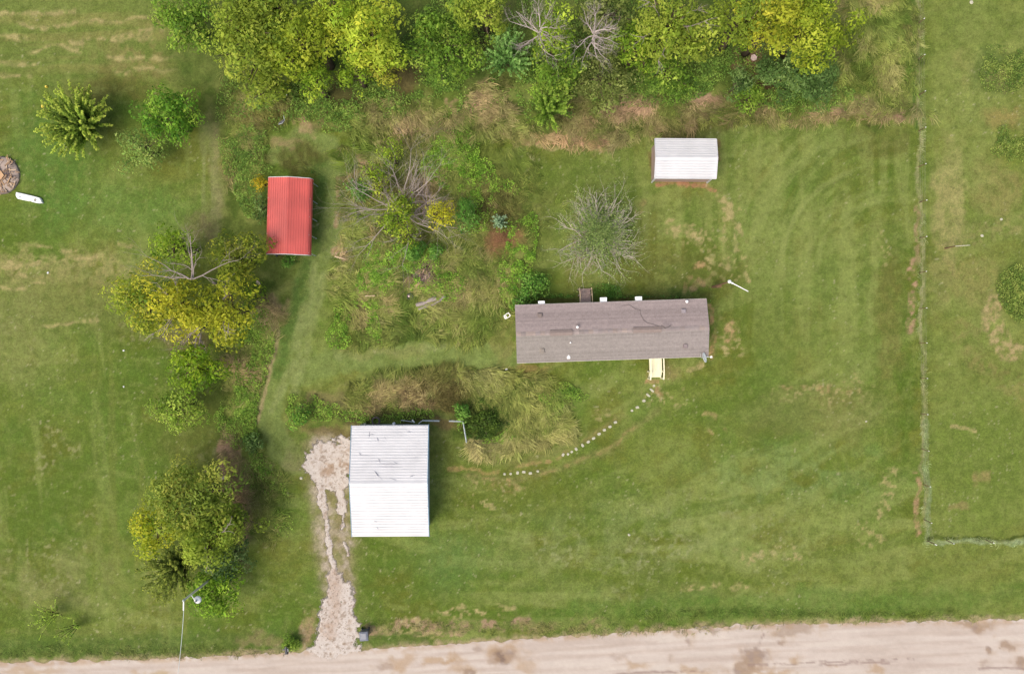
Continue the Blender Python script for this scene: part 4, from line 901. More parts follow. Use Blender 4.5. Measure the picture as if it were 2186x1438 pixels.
plate('board', 'pale triangular board by the spiky sapling on the left lawn', 'board', 143, 315, [(-.15, -.25), (.2, .05), (.1, .22), (-.18, .25)], .15, .03, m_stone, 5)
plate('plank', 'short pale plank in the tall grass left of the tub', 'plank', 791, 632, [(-.42, -.05), (.42, -.06), (.42, .06), (-.4, .05)], .3, .04, m_palewood, 2)
plate('plank', 'pale plank at the edge of the mown track under the red carport', 'plank', 728, 551, [(-.5, -.05), (.45, -.08), (.5, .03), (-.5, .06)], .3, .04, m_palewood, -14)
q = P(1607, 126); e = empty('plastic_tub', 'grey angular tub in a bare gap among the northern trees', 'tub', (q[0], q[1], 0), .3)
c = MB(); c.lathe([(.18, 0), (.27, .3), (.29, .32), (.22, .33), (.1, .3)], 0, 0, 6); c.obj('body', m_pink, e)
q = P(1081, 675); e = empty('garden_chair', 'white plastic chair tipped over beside the west end of the home', 'chair', (q[0], q[1], .05), radians(30))
c = MB(); c.box(-.22, .02, -.18, .18, .2, .24); c.obj('seat', m_white, e, bevel=.02)
for yy in (-.15, .15):
    c = MB(); c.obox((-.2, yy, .2), (-.28, yy, .0), .035, .035); c.obj('leg', m_white, e)
    c = MB(); c.obox((.02, yy, .22), (.14, yy, .0), .035, .035); c.obj('leg', m_white, e)
c = MB(); c.obox((.02, -.17, .24), (.3, -.15, .4), .05, .03); c.obox((.02, .17, .24), (.3, .15, .4), .05, .03); c.obox((.3, -.17, .4), (.3, .17, .4), .06, .03); c.obj('back', m_white, e)
def bit(name, label, cat, px, py, r, mat, h=.08, z=0.):
    w = P(px, py); c = MB(); k = random.uniform(.7, 1.2); c.lathe([(r*.9, -.03), (r, h*.5), (r*.6*k, h)], 0, 0, 7)
    o = c.obj(name, mat); o.location = (w[0], w[1], float(gz(w[0], w[1]))+z); o.scale = (1, random.uniform(.55, 1), 1); o.rotation_euler.z = random.uniform(0, 3); return tag(o, label, cat)
bit('ball', 'small yellow ball on the grass above the spiky sapling', 'ball', 99.5, 185.5, .13, m_yellow, .2)
bit('ball', 'small yellow ball at the left side of the spiky sapling', 'ball', 96, 229, .16, m_yellow, .2, .3)
bit('bucket', 'tiny black bucket between the two yellow balls', 'bucket', 98, 210, .14, m_dark, .25)
bit('rag', 'white rag caught in the weeds above the red carport', 'rag', 611.5, 204, .15, m_white, .15, .3)
bit('bag', 'white plastic scrap in front of the west end of the home', 'litter', 1081, 788, .12, m_white)
bit('ring', 'white round stone alone in the middle of the front lawn', 'stone', 1343, 1141, .13, m_stone)
bit('stone', 'pale stone just left of the gravel pad', 'stone', 643, 1020, .14, m_stone)
bit('litter', 'tiny white scrap in the left lawn, farther from the road of two', 'litter', 264, 748, .09, m_white)
bit('litter', 'tiny white scrap in the left lawn, nearer the road of two', 'litter', 264, 825, .09, m_white)
bit('litter', 'white scrap in the upper left lawn below the white shell', 'litter', 102, 582, .1, m_white)
bit('litter', 'white scrap right of the middle of the right lawn', 'litter', 1849, 899, .10, m_stone)
bit('stone', 'white stone beside the fence at the top right', 'stone', 2074, 5, .18, m_stone)
bit('stone', 'pale rock in the field right of the fence', 'stone', 2097, 503, .15, m_stone)
bit('stone', 'pale rock in the field near the second post', 'stone', 2138, 468, .13, m_stone)
q = P(603, 262); e = empty('metal_scrap', 'dark bent scrap frame with a pale bar above the red carport', 'scrap metal', (q[0], q[1], .3), .4)
c = MB(); c.obox((-.25, -.1, 0), (.25, -.02, .1), .18, .1); c.obj('panel', m_dark, e)
c = MB(); c.tube([(-.3, -.15, .1), (.0, -.2, .12), (.3, -.05, .1), (.38, .35, .1)], .03, 6); c.obj('bar', m_galv, e)
# clutter behind garage
def pipe(label, p0, p1, r, mat, z):
    a_ = P(*p0, z); b_ = P(*p1, z); c = MB(); c.tube([(0, 0, z), b_-a_+np.array((0, 0, z+.1))], r, 8); o = c.obj('pipe', mat); o.location = (a_[0], a_[1], 0); return tag(o, label, 'pipe', 'pipes behind the garage')
pipe('long pale pipe behind the garage roof edge', (856, 896.5), (884, 900), .035, m_galv, .5)
pipe('short white pipe ending at the pale rail fence', (893, 904), (903, 896), .03, m_white, .6)
pipe('bright white pipe stub behind the garage', (880, 896), (885, 901), .06, m_white, .5)
q = P(802, 901, .4); e = empty('garden_hose', 'coiled black hose behind the north wall of the garage', 'hose', (q[0], q[1]+.1, .3))
c = MB()
for r, z in ((.34, 0), (.28, .05), (.31, .1)): c.tube([(r*cos(2*pi*k/16), r*sin(2*pi*k/16), z) for k in range(17)], .035, 6)
c.obj('coil', m_cable, e)
bit('bucket', 'white bucket half hidden behind the garage roof', 'bucket', 842, 903, .16, m_white, .3, .2)
bit('stone', 'pale chunk below the hose behind the garage', 'stone', 780, 904, .12, m_stone, .3, .2)

# ------------------------------------------------------------ VEGETATION
def cards(pos, nrm, size, asp, col, twist=None):
    """pos,nrm Nx3 ; diamond leaf cards with a slight fold"""
    n = len(pos); nrm = nrm/(np.linalg.norm(nrm, axis=1, keepdims=True)+1e-9)
    r = RS.normal(size=(n, 3)) if twist is None else twist
    u = np.cross(nrm, r); u /= np.linalg.norm(u, axis=1, keepdims=True)+1e-9; v = np.cross(nrm, u)
    s = size[:, None]; a = asp
    V = np.stack([pos-v*s, pos+u*s*a+nrm*s*.18, pos+v*s, pos-u*s*a+nrm*s*.18], 1).reshape(-1, 3)
    F = np.arange(n*4).reshape(-1, 4)
    return V, F, np.repeat(col, 4, 0)
def pal_pick(pal, t):
    pal = np.array(pal); t = np.clip(t, 0, .9999)*(len(pal)-1); i = t.astype(int); f = (t-i)[:, None]
    return pal[i]*(1-f)+pal[np.minimum(i+1, len(pal)-1)]*f
def crown(R, hz, zc, dens=1., leaf=.17, pal=None, gap=.25, squash=1., seed=0, low=-.25):
    """clumped crown: returns verts, faces, colours, clump centres"""
    rs = np.random.RandomState(seed+1)
    nc = int(26+13*R*R*.62)
    d = rs.normal(size=(nc*3, 3)); d /= np.linalg.norm(d, axis=1, keepdims=True); d = d[d[:, 2] > low][:nc]; nc = len(d)
    lob = 1+.38*np.sin(d[:, 0]*3.1+seed)*np.cos(d[:, 1]*4.3+seed*2.)+.16*np.sin(np.arctan2(d[:, 1], d[:, 0])*5+seed)
    rr = rs.uniform(.42, 1.0, nc)**.6*lob*.88
    cen = np.stack([d[:, 0]*R*rr, d[:, 1]*R*rr*squash, zc+d[:, 2]*hz*rr], 1)
    rc = R**.5*rs.uniform(.26, .56, nc)
    if gap: k = rs.rand(nc) > gap*.5; cen, d, rc = cen[k], d[k], rc[k]; nc = len(cen)
    ct = np.clip(rs.normal(.5, .27, nc), 0, 1); cb = rs.uniform(.78, 1.2, nc)
    per = (rc/leaf)**2*3.4*dens; per = np.maximum(8, per.astype(int)); idx = np.repeat(np.arange(nc), per); N = len(idx)
    e = rs.normal(size=(N, 3)); e[:, 2] = np.abs(e[:, 2])*.9-.25; e /= np.linalg.norm(e, axis=1, keepdims=True)
    bump_ = 1+.22*np.sin(e[:, 0]*7+idx)*np.sin(e[:, 1]*7+idx*2.)
    pos = cen[idx]+e*rc[idx][:, None]*(rs.uniform(.78, 1.08, N)*bump_)[:, None]*np.array((1, 1, .75))
    nr = e*1.1+np.array((0, 0, .45))+rs.normal(size=(N, 3))*.3
    col = pal_pick(pal, ct[idx]+rs.normal(0, .10, N))*(cb[idx]*rs.uniform(.88, 1.12, N))[:, None]
    V, F, c = cards(pos, nr, leaf*rs.uniform(.45, 1.0, N)**1.3*rs.choice([.8, 1.2, 1.7], N, p=[.45, .4, .15]), rs.uniform(.35, .6, N)[:, None], col)
    return V, F, c, cen
def bend(a, b, n=4, j=.12, sag=0.):
    a, b = np.array(a, float), np.array(b, float); L = np.linalg.norm(b-a); pts = []
    o = np.array((random.uniform(-1, 1), random.uniform(-1, 1), random.uniform(-.3, .8)))*j*L
    for i in range(n+1):
        t_ = i/n; pts.append(a*(1-t_)+b*t_+o*4*t_*(1-t_)+np.array((random.uniform(-1, 1), random.uniform(-1, 1), 0))*j*.25*L*(0 < i < n)*.5)
    return pts
barkc, greyc, palec = A(120, 104, 86), A(188, 174, 164), A(206, 192, 182)
YEL = [A(98, 120, 26), A(138, 155, 40), A(174, 182, 60)]
OLV = [A(96, 120, 34), A(134, 152, 50), A(168, 178, 70)]
GRN = [A(72, 104, 28), A(108, 142, 44), A(152, 172, 68)]
DKG = [A(60, 86, 38), A(88, 118, 56), A(128, 152, 86)]
LIM = [A(86, 120, 24), A(126, 154, 40), A(166, 184, 60)]
BLU = [A(68, 106, 44), A(100, 142, 64), A(146, 178, 98)]
BRI = [A(62, 104, 34), A(94, 142, 52), A(138, 172, 78)]
DUL = [A(84, 98, 44), A(114, 128, 60), A(144, 152, 84)]
LK = 2.25
_n = [0]
def tree(name, label, px, py, rpx, top, pal, dens=1., leaf=.17, gap=.3, squash=1., cat='tree', hz=None, dead=0, trunk=True, zc=None, low=-.25, group=None):
    _n[0] += 1; seed = _n[0]
    zc = top*.62 if zc is None else zc; f = (H-(zc+top)/2)/H
    q = P(px, py, (zc+top)/2); R = rpx*K*f; hz = (top-zc) if hz is None else hz
    e = empty(name, label, cat, (q[0], q[1], 0), 0, group)
    V, F, c, cen = crown(R, hz, zc, dens, leaf, [p*LK for p in pal], gap, squash, seed, low)
    link('crown', mesh_np('crown', V, [F], c), m_leaf, e)
    if trunk:
        tr = MB(); r0 = .05+.035*top**.9; tz = zc*.7
        tr.tube([(0, 0, -.15), (random.uniform(-.1, .1), 0, tz*.5), (0, random.uniform(-.1, .1), tz), (0, 0, zc)], [r0*1.25, r0, r0*.8, r0*.5], 9, barkc); tr.obj('trunk', m_bark, e, True)
        br = MB()
        for k in np.random.RandomState(seed).choice(len(cen), min(len(cen), int(14+R*5)), False):
            br.tube(bend((0, 0, random.uniform(tz*.7, zc)), cen[k], 3), [r0*.45, r0*.28, r0*.18, .02], 5, barkc)
        br.obj('branches', m_bark, e)
    if dead:
        for k in range(dead):
            db = MB()
            a_ = random.uniform(0, 6.28); rr = R*random.uniform(.7, 1.12); E = (rr*cos(a_), rr*sin(a_)*squash, zc+hz*random.uniform(.2, .9))
            pts = bend((R*.3*cos(a_), R*.3*sin(a_), zc+hz*.3), E, 4); db.tube(pts, [.06, .045, .03, .02, .01], 5, greyc)
            for j in range(5):
                s_ = random.choice(pts[1:]); t_ = a_+random.uniform(-1, 1); L_ = random.uniform(.4, 1.2); db.tube(bend(s_, s_+np.array((cos(t_)*L_, sin(t_)*L_, random.uniform(-.1, .4))), 3), [.025, .018, .012, .006], 4, greyc)
            db.obj('dead_branch', m_bark, e)
    return e
def spiky(name, label, px, py, rpx, top, pal, shoots=60, cat='sapling', leaf=.10, spread=1., per=46, flat=.8):
    """stems that radiate up and out, each feathered with leaflets"""
    _n[0] += 1; rs = np.random.RandomState(_n[0]+50)
    q = P(px, py, top*.5); R = rpx*K; e = empty(name, label, cat, (q[0], q[1], 0))
    st = MB(); P_, N_, S_, C_ = [], [], [], []
    for k in range(shoots):
        a_ = rs.uniform(0, 6.28); rr = R*rs.uniform(.02, 1.05)**.62*spread; z1 = top*(1.02-flat*.55*(rr/R)**2)*rs.uniform(.85, 1.05)
        p0 = np.array((cos(a_)*rr*.25, sin(a_)*rr*.25, top*.12)); p2 = np.array((cos(a_)*rr, sin(a_)*rr, z1)); p1 = (p0+p2)/2+np.array((-cos(a_), -sin(a_), 0))*rr*.1+np.array((0, 0, top*.15))
        t_ = np.linspace(0, 1, 7)[:, None]; pth = (1-t_)**2*p0+2*t_*(1-t_)*p1+t_**2*p2
        st.tube(list(pth[::2]), [.03, .02, .014, .008], 4, barkc)
        n = per; tt = rs.uniform(.15, 1.03, n)[:, None]; pp = (1-tt)**2*p0+2*tt*(1-tt)*p1+tt**2*p2
        off = rs.normal(size=(n, 3)); off /= np.linalg.norm(off, axis=1, keepdims=True)
        wdt = leaf*1.75*(1.15-.65*tt)
        P_.append(pp+off*wdt*rs.uniform(.2, 1, (n, 1))); N_.append(off*.5+np.array((0, 0, .9))); S_.append(leaf*rs.uniform(.6, 1.2, n))
        b_ = rs.uniform(.75, 1.15)
        C_.append(pal_pick(pal, tt[:, 0]*.75+rs.normal(0, .12, n))*(b_*rs.uniform(.8, 1.2, n))[:, None]*LK)
    V, F, c = cards(np.concatenate(P_), np.concatenate(N_), np.concatenate(S_), np.full((sum(map(len, S_)), 1), .5), np.concatenate(C_))
    link('crown', mesh_np('crown', V, [F], c), m_leaf, e); st.obj('stems', m_bark, e)
    return e
def baretree(name, label, px, py, rpx, top, nlimb, twig=7, levels=3, col=None, leaves=0, pal=None, cat='tree', start=.25, sub=4, flat=.5, thick=1., angs=None, lz=0.):
    _n[0] += 1; rs = random.Random(_n[0]); col = greyc if col is None else col
    q = P(px, py, top*.6); R = rpx*K*(H-top*.6)/H; e = empty(name, label, cat, (q[0], q[1], 0))
    tr = MB(); tr.tube([(0, 0, -.1), (.05, 0, top*.15), (0, .05, top*.3)], [.2*thick, .17*thick, .13*thick], 9, col*.85); tr.obj('trunk', m_bark, e, True)
    tips = []
    def grow(mb, p, d, L, r, lv):
        n = 5; pts = [p]; dd = np.array(d, float)
        for i in range(n):
            dd = dd+np.array((rs.uniform(-1, 1), rs.uniform(-1, 1), rs.uniform(-.6, .7)))*.3; dd /= np.linalg.norm(dd); pts.append(pts[-1]+dd*L/n)
        rr = [r*(1-.75*i/n) for i in range(n+1)]; mb.tube(pts, rr, 6 if lv == 0 else 4, col*rs.uniform(.88, 1.1), False)
        tips.append(pts[-1]); tips.append(pts[3])
        if lv < levels-1:
            for j in range(sub if lv == 0 else twig-lv*2):
                i = rs.randint(1, n); t_ = rs.uniform(.3, .9)*rs.choice([-1, 1])
                nd = np.array((dd[0]*cos(t_)-dd[1]*sin(t_), dd[0]*sin(t_)+dd[1]*cos(t_), dd[2]+rs.uniform(-.2, .4)))
                grow(mb, pts[i], nd/np.linalg.norm(nd), L*rs.uniform(.38, .65), rr[i]*.62, lv+1)
    for k in range(nlimb):
        a_ = 2*pi*k/nlimb+rs.uniform(-.3, .3) if angs is None else radians(angs[k])
        mb = MB(); d = np.array((cos(a_), sin(a_), rs.uniform(flat*.5, flat*1.3))); d /= np.linalg.norm(d)
        grow(mb, np.array((cos(a_)*.06, sin(a_)*.06, top*rs.uniform(start*.8, start*1.2))), d, R*rs.uniform(.85, 1.1), .085*thick, 0); mb.obj('branch', m_bark, e)
    if leaves:
        rn = np.random.RandomState(_n[0]); tp_ = np.array(tips); w = np.hypot(tp_[:, 0], tp_[:, 1]); pk = tp_[rn.randint(len(tp_), size=leaves)]
        k = rn.uniform(.2, 1., (leaves, 1)); pos = pk*np.concatenate([k, k, np.ones_like(k)], 1)+rn.normal(size=(leaves, 3))*.14
        c = pal_pick(pal, rn.rand(leaves))*rn.uniform(.8, 1.2, (leaves, 1))*LK
        V, F, cc = cards(pos, rn.normal(size=(leaves, 3))*.5+np.array((0, 0, .9)), rn.uniform(.04, .095, leaves), np.full((leaves, 1), .5), c); link('leaves', mesh_np('leaves', V, [F], cc), m_leaf, e)
    return e

# --- trees of the northern wood, left to right
tree('tree', 'dark green leafy tree at the top, left of the yellow trees', 395, 40, 66, 5, GRN, .8, .15)
tree('tree', 'olive yellow tree at the left end of the big yellow clump', 520, 75, 92, 8.5, OLV, 1.1, .16, .35)
tree('tree', 'olive tree cut by the top edge behind the leftmost yellow tree', 560, -20, 90, 9, OLV, 1, .17)
tree('tree', 'narrow yellow green tree in the middle of the yellow clump', 655, 65, 56, 9.5, YEL, 1.1, .15)
tree('tree', 'bright yellow green tree at the right end of the yellow clump', 780, 60, 84, 9, LIM[1:]+[A(176, 180, 56)], 1.15, .16)
tree('tree', 'pale yellow green small tree leaning out below the yellow clump', 570, 165, 52, 5, OLV, .9, .14)
tree('tree', 'small lime green tree at the foot of the yellow clump', 668, 165, 38, 6, LIM, .9, .13)
tree('tree', 'low olive tree below the right end of the yellow clump', 760, 150, 42, 5, LIM, .7, .13)
tree('tree', 'broad mid green tree right of the yellow clump', 945, 80, 82, 5.5, GRN, .9, .14)
tree('tree', 'olive tree at the top edge above the brown gap', 1035, 5, 60, 7, OLV, 1, .15)
spiky('sapling', 'blue green feathery sapling in the middle of the northern wood', 1083, 118, 56, 5.5, BLU, 64, 'sapling', .11)
tree('tree', 'bright green tree top between two bare grey trees', 1190, 55, 54, 8.5, LIM, .75, .13, .4)
tree('tree', 'green leafy tree under the bare grey branches', 1195, 130, 56, 5.5, GRN, .8, .13)
tree('tree', 'round golden olive tree filling the gap near the middle of the yellow clump', 612, 95, 60, 8, YEL, 1, .15, .3)
tree('tree', 'bright green yellow tree at the top edge between the two highest yellow trees', 712, 20, 60, 9.5, LIM[1:]+[A(176, 180, 56)], 1, .15, .3)
tree('tree', 'wide low olive green tree at the lower right of the yellow clump', 815, 130, 44, 5.5, [A(104, 120, 34), A(140, 148, 46), A(168, 166, 60)], .9, .14, .3)
baretree('dead_tree', 'bare grey tree left of the bright green tree top', 1150, 85, 60, 9.5, 13, 8, 3, palec, 0, start=.7, flat=.3, thick=.6, sub=6)
baretree('dead_tree', 'bare grey tree with dense twigs right of the bright green tree top', 1262, 92, 54, 9.5, 13, 9, 3, palec, 0, start=.7, flat=.3, thick=.6, sub=6, angs=[-70, -50, -35, -20, -5, 10, 25, 40, 60, 90, 120, 200, -110])
spiky('sapling', 'green leafy sapling standing forward at the lawn edge of the wood', 1170, 222, 58, 4.2, GRN, 74, 'sapling', .11)
tree('tree', 'vivid lime green tree right of the bare grey trees', 1358, 92, 46, 6.5, LIM, 1, .13)
tree('tree', 'dull green low tree behind the vivid lime tree', 1290, 160, 66, 3.6, DUL, .7, .12)
tree('tree', 'grey green tree at the top edge above the bare twigs', 1300, 20, 60, 5, DUL, .8, .14)
tree('tree', 'pale olive tree with thin grey twigs right of the lime tree', 1435, 45, 80, 8.5, OLV, .95, .15, .4, dead=6)
tree('tree', 'hanging olive tree in the middle of the right hand wood', 1500, 70, 54, 8, OLV, .95, .14, .35)
tree('tree', 'olive green tree next to the bright yellow tree', 1590, 35, 62, 8.5, OLV[:2]+YEL[1:2], 1, .15)
tree('tree', 'bright yellow tree with the most golden leaves', 1655, 35, 62, 9.5, [A(118, 134, 32), A(156, 162, 44), A(184, 180, 58)], 1.1, .15)
tree('tree', 'large yellow green tree at the right end of the wood', 1750, 40, 84, 9.5, YEL, 1.15, .15)
tree('tree', 'green low tree behind the hanging olive tree', 1430, 150, 56, 3.4, GRN, .6, .12)
tree('shrub', 'dark green shrub directly below the large yellow tree', 1725, 140, 60, 3.6, DKG, 1, .13, cat='shrub')
tree('shrub', 'dark green round shrub above the brown bare spot', 1650, 145, 32, 3.2, DKG, 1, .12, cat='shrub')
tree('shrub', 'dark green round shrub left of the brown bare spot', 1578, 175, 32, 3, DKG, 1, .12, cat='shrub')
tree('shrub', 'mid green shrub right of the brown bare spot', 1688, 180, 36, 2.8, DKG[:2]+GRN[2:], 1, .12, cat='shrub')
tree('shrub', 'leafy shrub between the bare spot and the lawn', 1605, 205, 34, 2.2, GRN, .9, .11, cat='shrub')
tree('shrub', 'green shrub farthest right under the large yellow tree', 1752, 190, 34, 2.6, DKG, .8, .12, cat='shrub')
tree('shrub', 'lime shrub in the gap above the grey tub', 1598, 88, 22, 3, LIM, .8, .11, cat='shrub')
# --- left field
spiky('sapling', 'spiky bright green sapling alone on the left lawn', 160, 258, 80, 4.6, [A(64, 96, 28), A(118, 146, 46), A(184, 194, 80)], 130, 'sapling', .12, per=80)
tree('tree', 'leafy green tree right of the spiky sapling', 355, 245, 66, 5.5, [A(60, 100, 26), A(96, 142, 38), A(150, 180, 62)], .9, .13, .35)
tree('tree', 'paler green sapling just below the leafy green tree', 300, 312, 50, 3.6, [A(84, 116, 50), A(122, 150, 70), A(160, 176, 92)], .5, .11, .5)
# --- big tree at left middle
tree('tree', 'yellow green tree on the far left of the middle left clump', 290, 640, 68, 7, [A(96, 124, 32), A(140, 156, 48), A(176, 172, 56)], .9, .14, .35)
tree('tree', 'golden yellow tree in the centre of the middle left clump', 372, 655, 66, 8, [A(124, 136, 30), A(164, 166, 42), A(194, 188, 54)], .85, .14, .45, dead=4)
tree('tree', 'yellow tree with drooping side at the right of the middle left clump', 465, 660, 72, 8, [A(112, 130, 30), A(156, 162, 42), A(186, 184, 56)], .9, .14, .4, dead=3)
tree('tree', 'lime tree at the upper left of the middle left clump', 358, 520, 44, 6.5, LIM, .8, .13, .4)
tree('tree', 'dark olive tree beside the red carport', 500, 548, 62, 5.5, [A(80, 104, 30), A(122, 136, 40), A(156, 156, 52)], .8, .13, .35)
baretree('dead_tree', 'bare forked tree with long grey limbs left of the red carport', 430, 600, 96, 8, 5, 7, 3, greyc, 0, thick=.7, angs=[158, 96, 72, 22, 136], flat=.2, start=.8, sub=4)
baretree('dead_tree', 'bare twigs hanging below the golden yellow tree', 405, 700, 62, 5, 6, 6, 3, greyc*.95, 0, angs=[-150, -130, -112, -98, -84, -66], flat=.1)
tree('tree', 'deep green round tree below the bare twigs', 412, 790, 56, 5, [A(70, 106, 18), A(108, 142, 26), A(150, 168, 44)], 1, .13)
tree('tree', 'pale green soft tree second below the bare twigs', 372, 872, 54, 4, [A(96, 126, 40), A(130, 156, 56), A(164, 180, 76)], .7, .12, .35)
tree('shrub', 'yellow leaved shrub beside the dry grass patch and mown track', 540, 625, 26, 3.4, LIM, .5, .11, .5, cat='shrub')
# --- bottom left tree
tree('tree', 'olive green tree at the top of the bottom left clump', 400, 1075, 92, 7.5, [A(88, 112, 34), A(128, 144, 54), A(166, 168, 72)], 1, .14, .3)
tree('tree', 'bright yellow green tree at the left of the bottom left clump', 328, 1130, 58, 6.5, [A(104, 132, 24), A(150, 162, 38), A(184, 180, 50)], .9, .13)
tree('tree', 'olive tree in the middle of the bottom left clump', 430, 1150, 72, 8, OLV, .95, .14, .35, dead=3)
tree('tree', 'green tree at the right side of the bottom left clump', 490, 1120, 44, 5, [A(84, 108, 32), A(118, 138, 44), A(148, 156, 60)], .8, .13)
spiky('sapling', 'dark green feathery tree beneath the bottom left clump', 365, 1215, 70, 4.6, [A(56, 76, 22), A(100, 118, 40), A(146, 154, 62)], 110, 'tree', .11)
tree('tree', 'dark blue green tree at the lower right of the bottom left clump', 478, 1195, 52, 4.4, [A(44, 70, 30), A(72, 98, 48), A(112, 132, 76)], .8, .12)
tree('tree', 'green leafy tree beside the yard light', 450, 1272, 62, 4, [A(72, 110, 20), A(104, 142, 32), A(146, 172, 56)], .75, .12, .3)
spiky('sapling', 'faint lime sapling on the lawn near the road, bottom left', 105, 1320, 46, 2.6, [A(110, 140, 44), A(134, 160, 56), A(160, 182, 74)], 20, 'sapling', .07, per=30)
spiky('sapling', 'thin drooping sapling between the lime sapling and the utility pole', 148, 1345, 34, 2.4, [A(96, 130, 44), A(122, 150, 52), A(156, 176, 66)], 14, 'sapling', .07, per=30)
# --- middle of the plot
baretree('dead_tree', 'wide half dead tree with pale bare limbs in the overgrown middle', 850, 440, 130, 6.5, 15, 8, 3, A(200, 186, 174, 1.05), 0, thick=.62, sub=7, flat=.45, angs=[172, 192, 182, 150, 140, 128, 100, 84, 70, 56, 35, 205, -45, -30, -62])
baretree('dead_tree', 'fine grey twigs crowding the golden leaf mass of the half dead tree', 905, 425, 52, 5.5, 13, 7, 3, A(190, 174, 166, 1.05), 0, thick=.5, sub=6, flat=.6)
for lb, px, py, r, top, pal in (('yellow green leaf mass at the left of the half dead tree', 842, 462, 36, 5.0, LIM[:2]+YEL[2:]), ('golden leaf mass at the right of the half dead tree', 935, 452, 32, 5.2, [A(142, 150, 34), A(184, 182, 44), A(210, 200, 54)]),
                          ('low yellow leaf mass below the half dead tree', 862, 500, 26, 4.4, LIM[:2]+YEL[2:]), ('yellow leaf mass at the upper left of the half dead tree', 790, 365, 26, 4.4, LIM), ('thin yellow leaf mass at the top of the half dead tree', 832, 325, 28, 4.4, LIM),
                          ('yellow sprig mass above the left leaf mass', 856, 425, 24, 4.6, LIM), ('pale yellow leaf mass on the left side of the half dead tree', 806, 400, 26, 4.2, YEL)):
    tree('leafy_tree', lb, px, py, r, top, pal, .55 if r > 27 else .4, .10, .5)
tree('shrub', 'tall deep green shrub right of the half dead tree', 992, 455, 24, 3, BRI[:2]+DKG[2:], 1, .10, .1, 1.6, 'shrub')
tree('shrub', 'bright green round shrub below the half dead tree', 884, 538, 19, 1.8, BRI, 1, .10, .1, cat='shrub')
tree('shrub', 'small bright green shrub right of the round one', 930, 535, 14, 1.2, BRI, .7, .09, .1, cat='shrub')
tree('shrub', 'green shrub at the left of the half dead tree', 768, 405, 22, 1.6, BRI[:2]+DKG[2:], .7, .1, .1, cat='shrub')
spiky('shrub', 'small blue grey leafy plant above the rust coloured grass', 1066, 473, 18, 1.2, [A(80, 110, 78), A(120, 150, 110), A(166, 190, 150)], 34, 'shrub', .08, per=20)
baretree('tree', 'round thorny tree with fine bare twigs north of the home', 1278, 500, 92, 4.6, 34, 6, 3, A(208, 198, 180, 1.25), 8500, [A(86, 110, 54), A(116, 138, 74), A(152, 166, 98)], thick=1.25, sub=5, flat=.75, start=.2)
tree('shrub', 'yellow flowering shrub at the west side of the red carport', 553, 388, 13, 1.8, [A(100, 126, 34), A(170, 156, 36), A(206, 172, 36)], .8, .09, .1, cat='shrub')
tree('shrub', 'green shrub behind the north west corner of the home', 1140, 612, 30, 1.5, BRI, .6, .1, .3, cat='shrub')
tree('shrub', 'low green shrub against the west end of the north wall', 1112, 640, 22, 1.1, BRI[:2]+DKG[2:], .6, .1, .3, cat='shrub')
tree('shrub', 'green shrub left of the gravel pad', 640, 885, 24, 1.5, BRI[:2]+GRN[2:], .7, .11, .3, cat='shrub')
tree('shrub', 'small deep green shrub in the dry strip left of the mown track', 534, 946, 17, 1.3, BRI[:1]+DKG, .9, .1, .1, cat='shrub')
tree('shrub', 'bright leafy shrub between the two rail fences', 985, 880, 17, 1.6, BRI, .9, .12, .1, cat='shrub')
tree('shrub', 'dark green shrub inside the hollow by the L shaped rail fence', 1036, 900, 24, .9, [A(44, 66, 20), A(68, 92, 30), A(100, 124, 44)], .7, .1, .3, cat='shrub')
tree('shrub', 'green shrub beside the mailbox', 622, 1372, 16, .9, GRN, .8, .08, .2, cat='shrub')
tree('shrub', 'green shrub below the south edge of the red carport', 614, 556, 13, 1., BRI, .7, .09, .2, cat='shrub')
tree('shrub', 'green shrub under the west side of the red carport', 556, 440, 18, 1.3, DKG, .8, .1, .2, 2.4, cat='shrub')

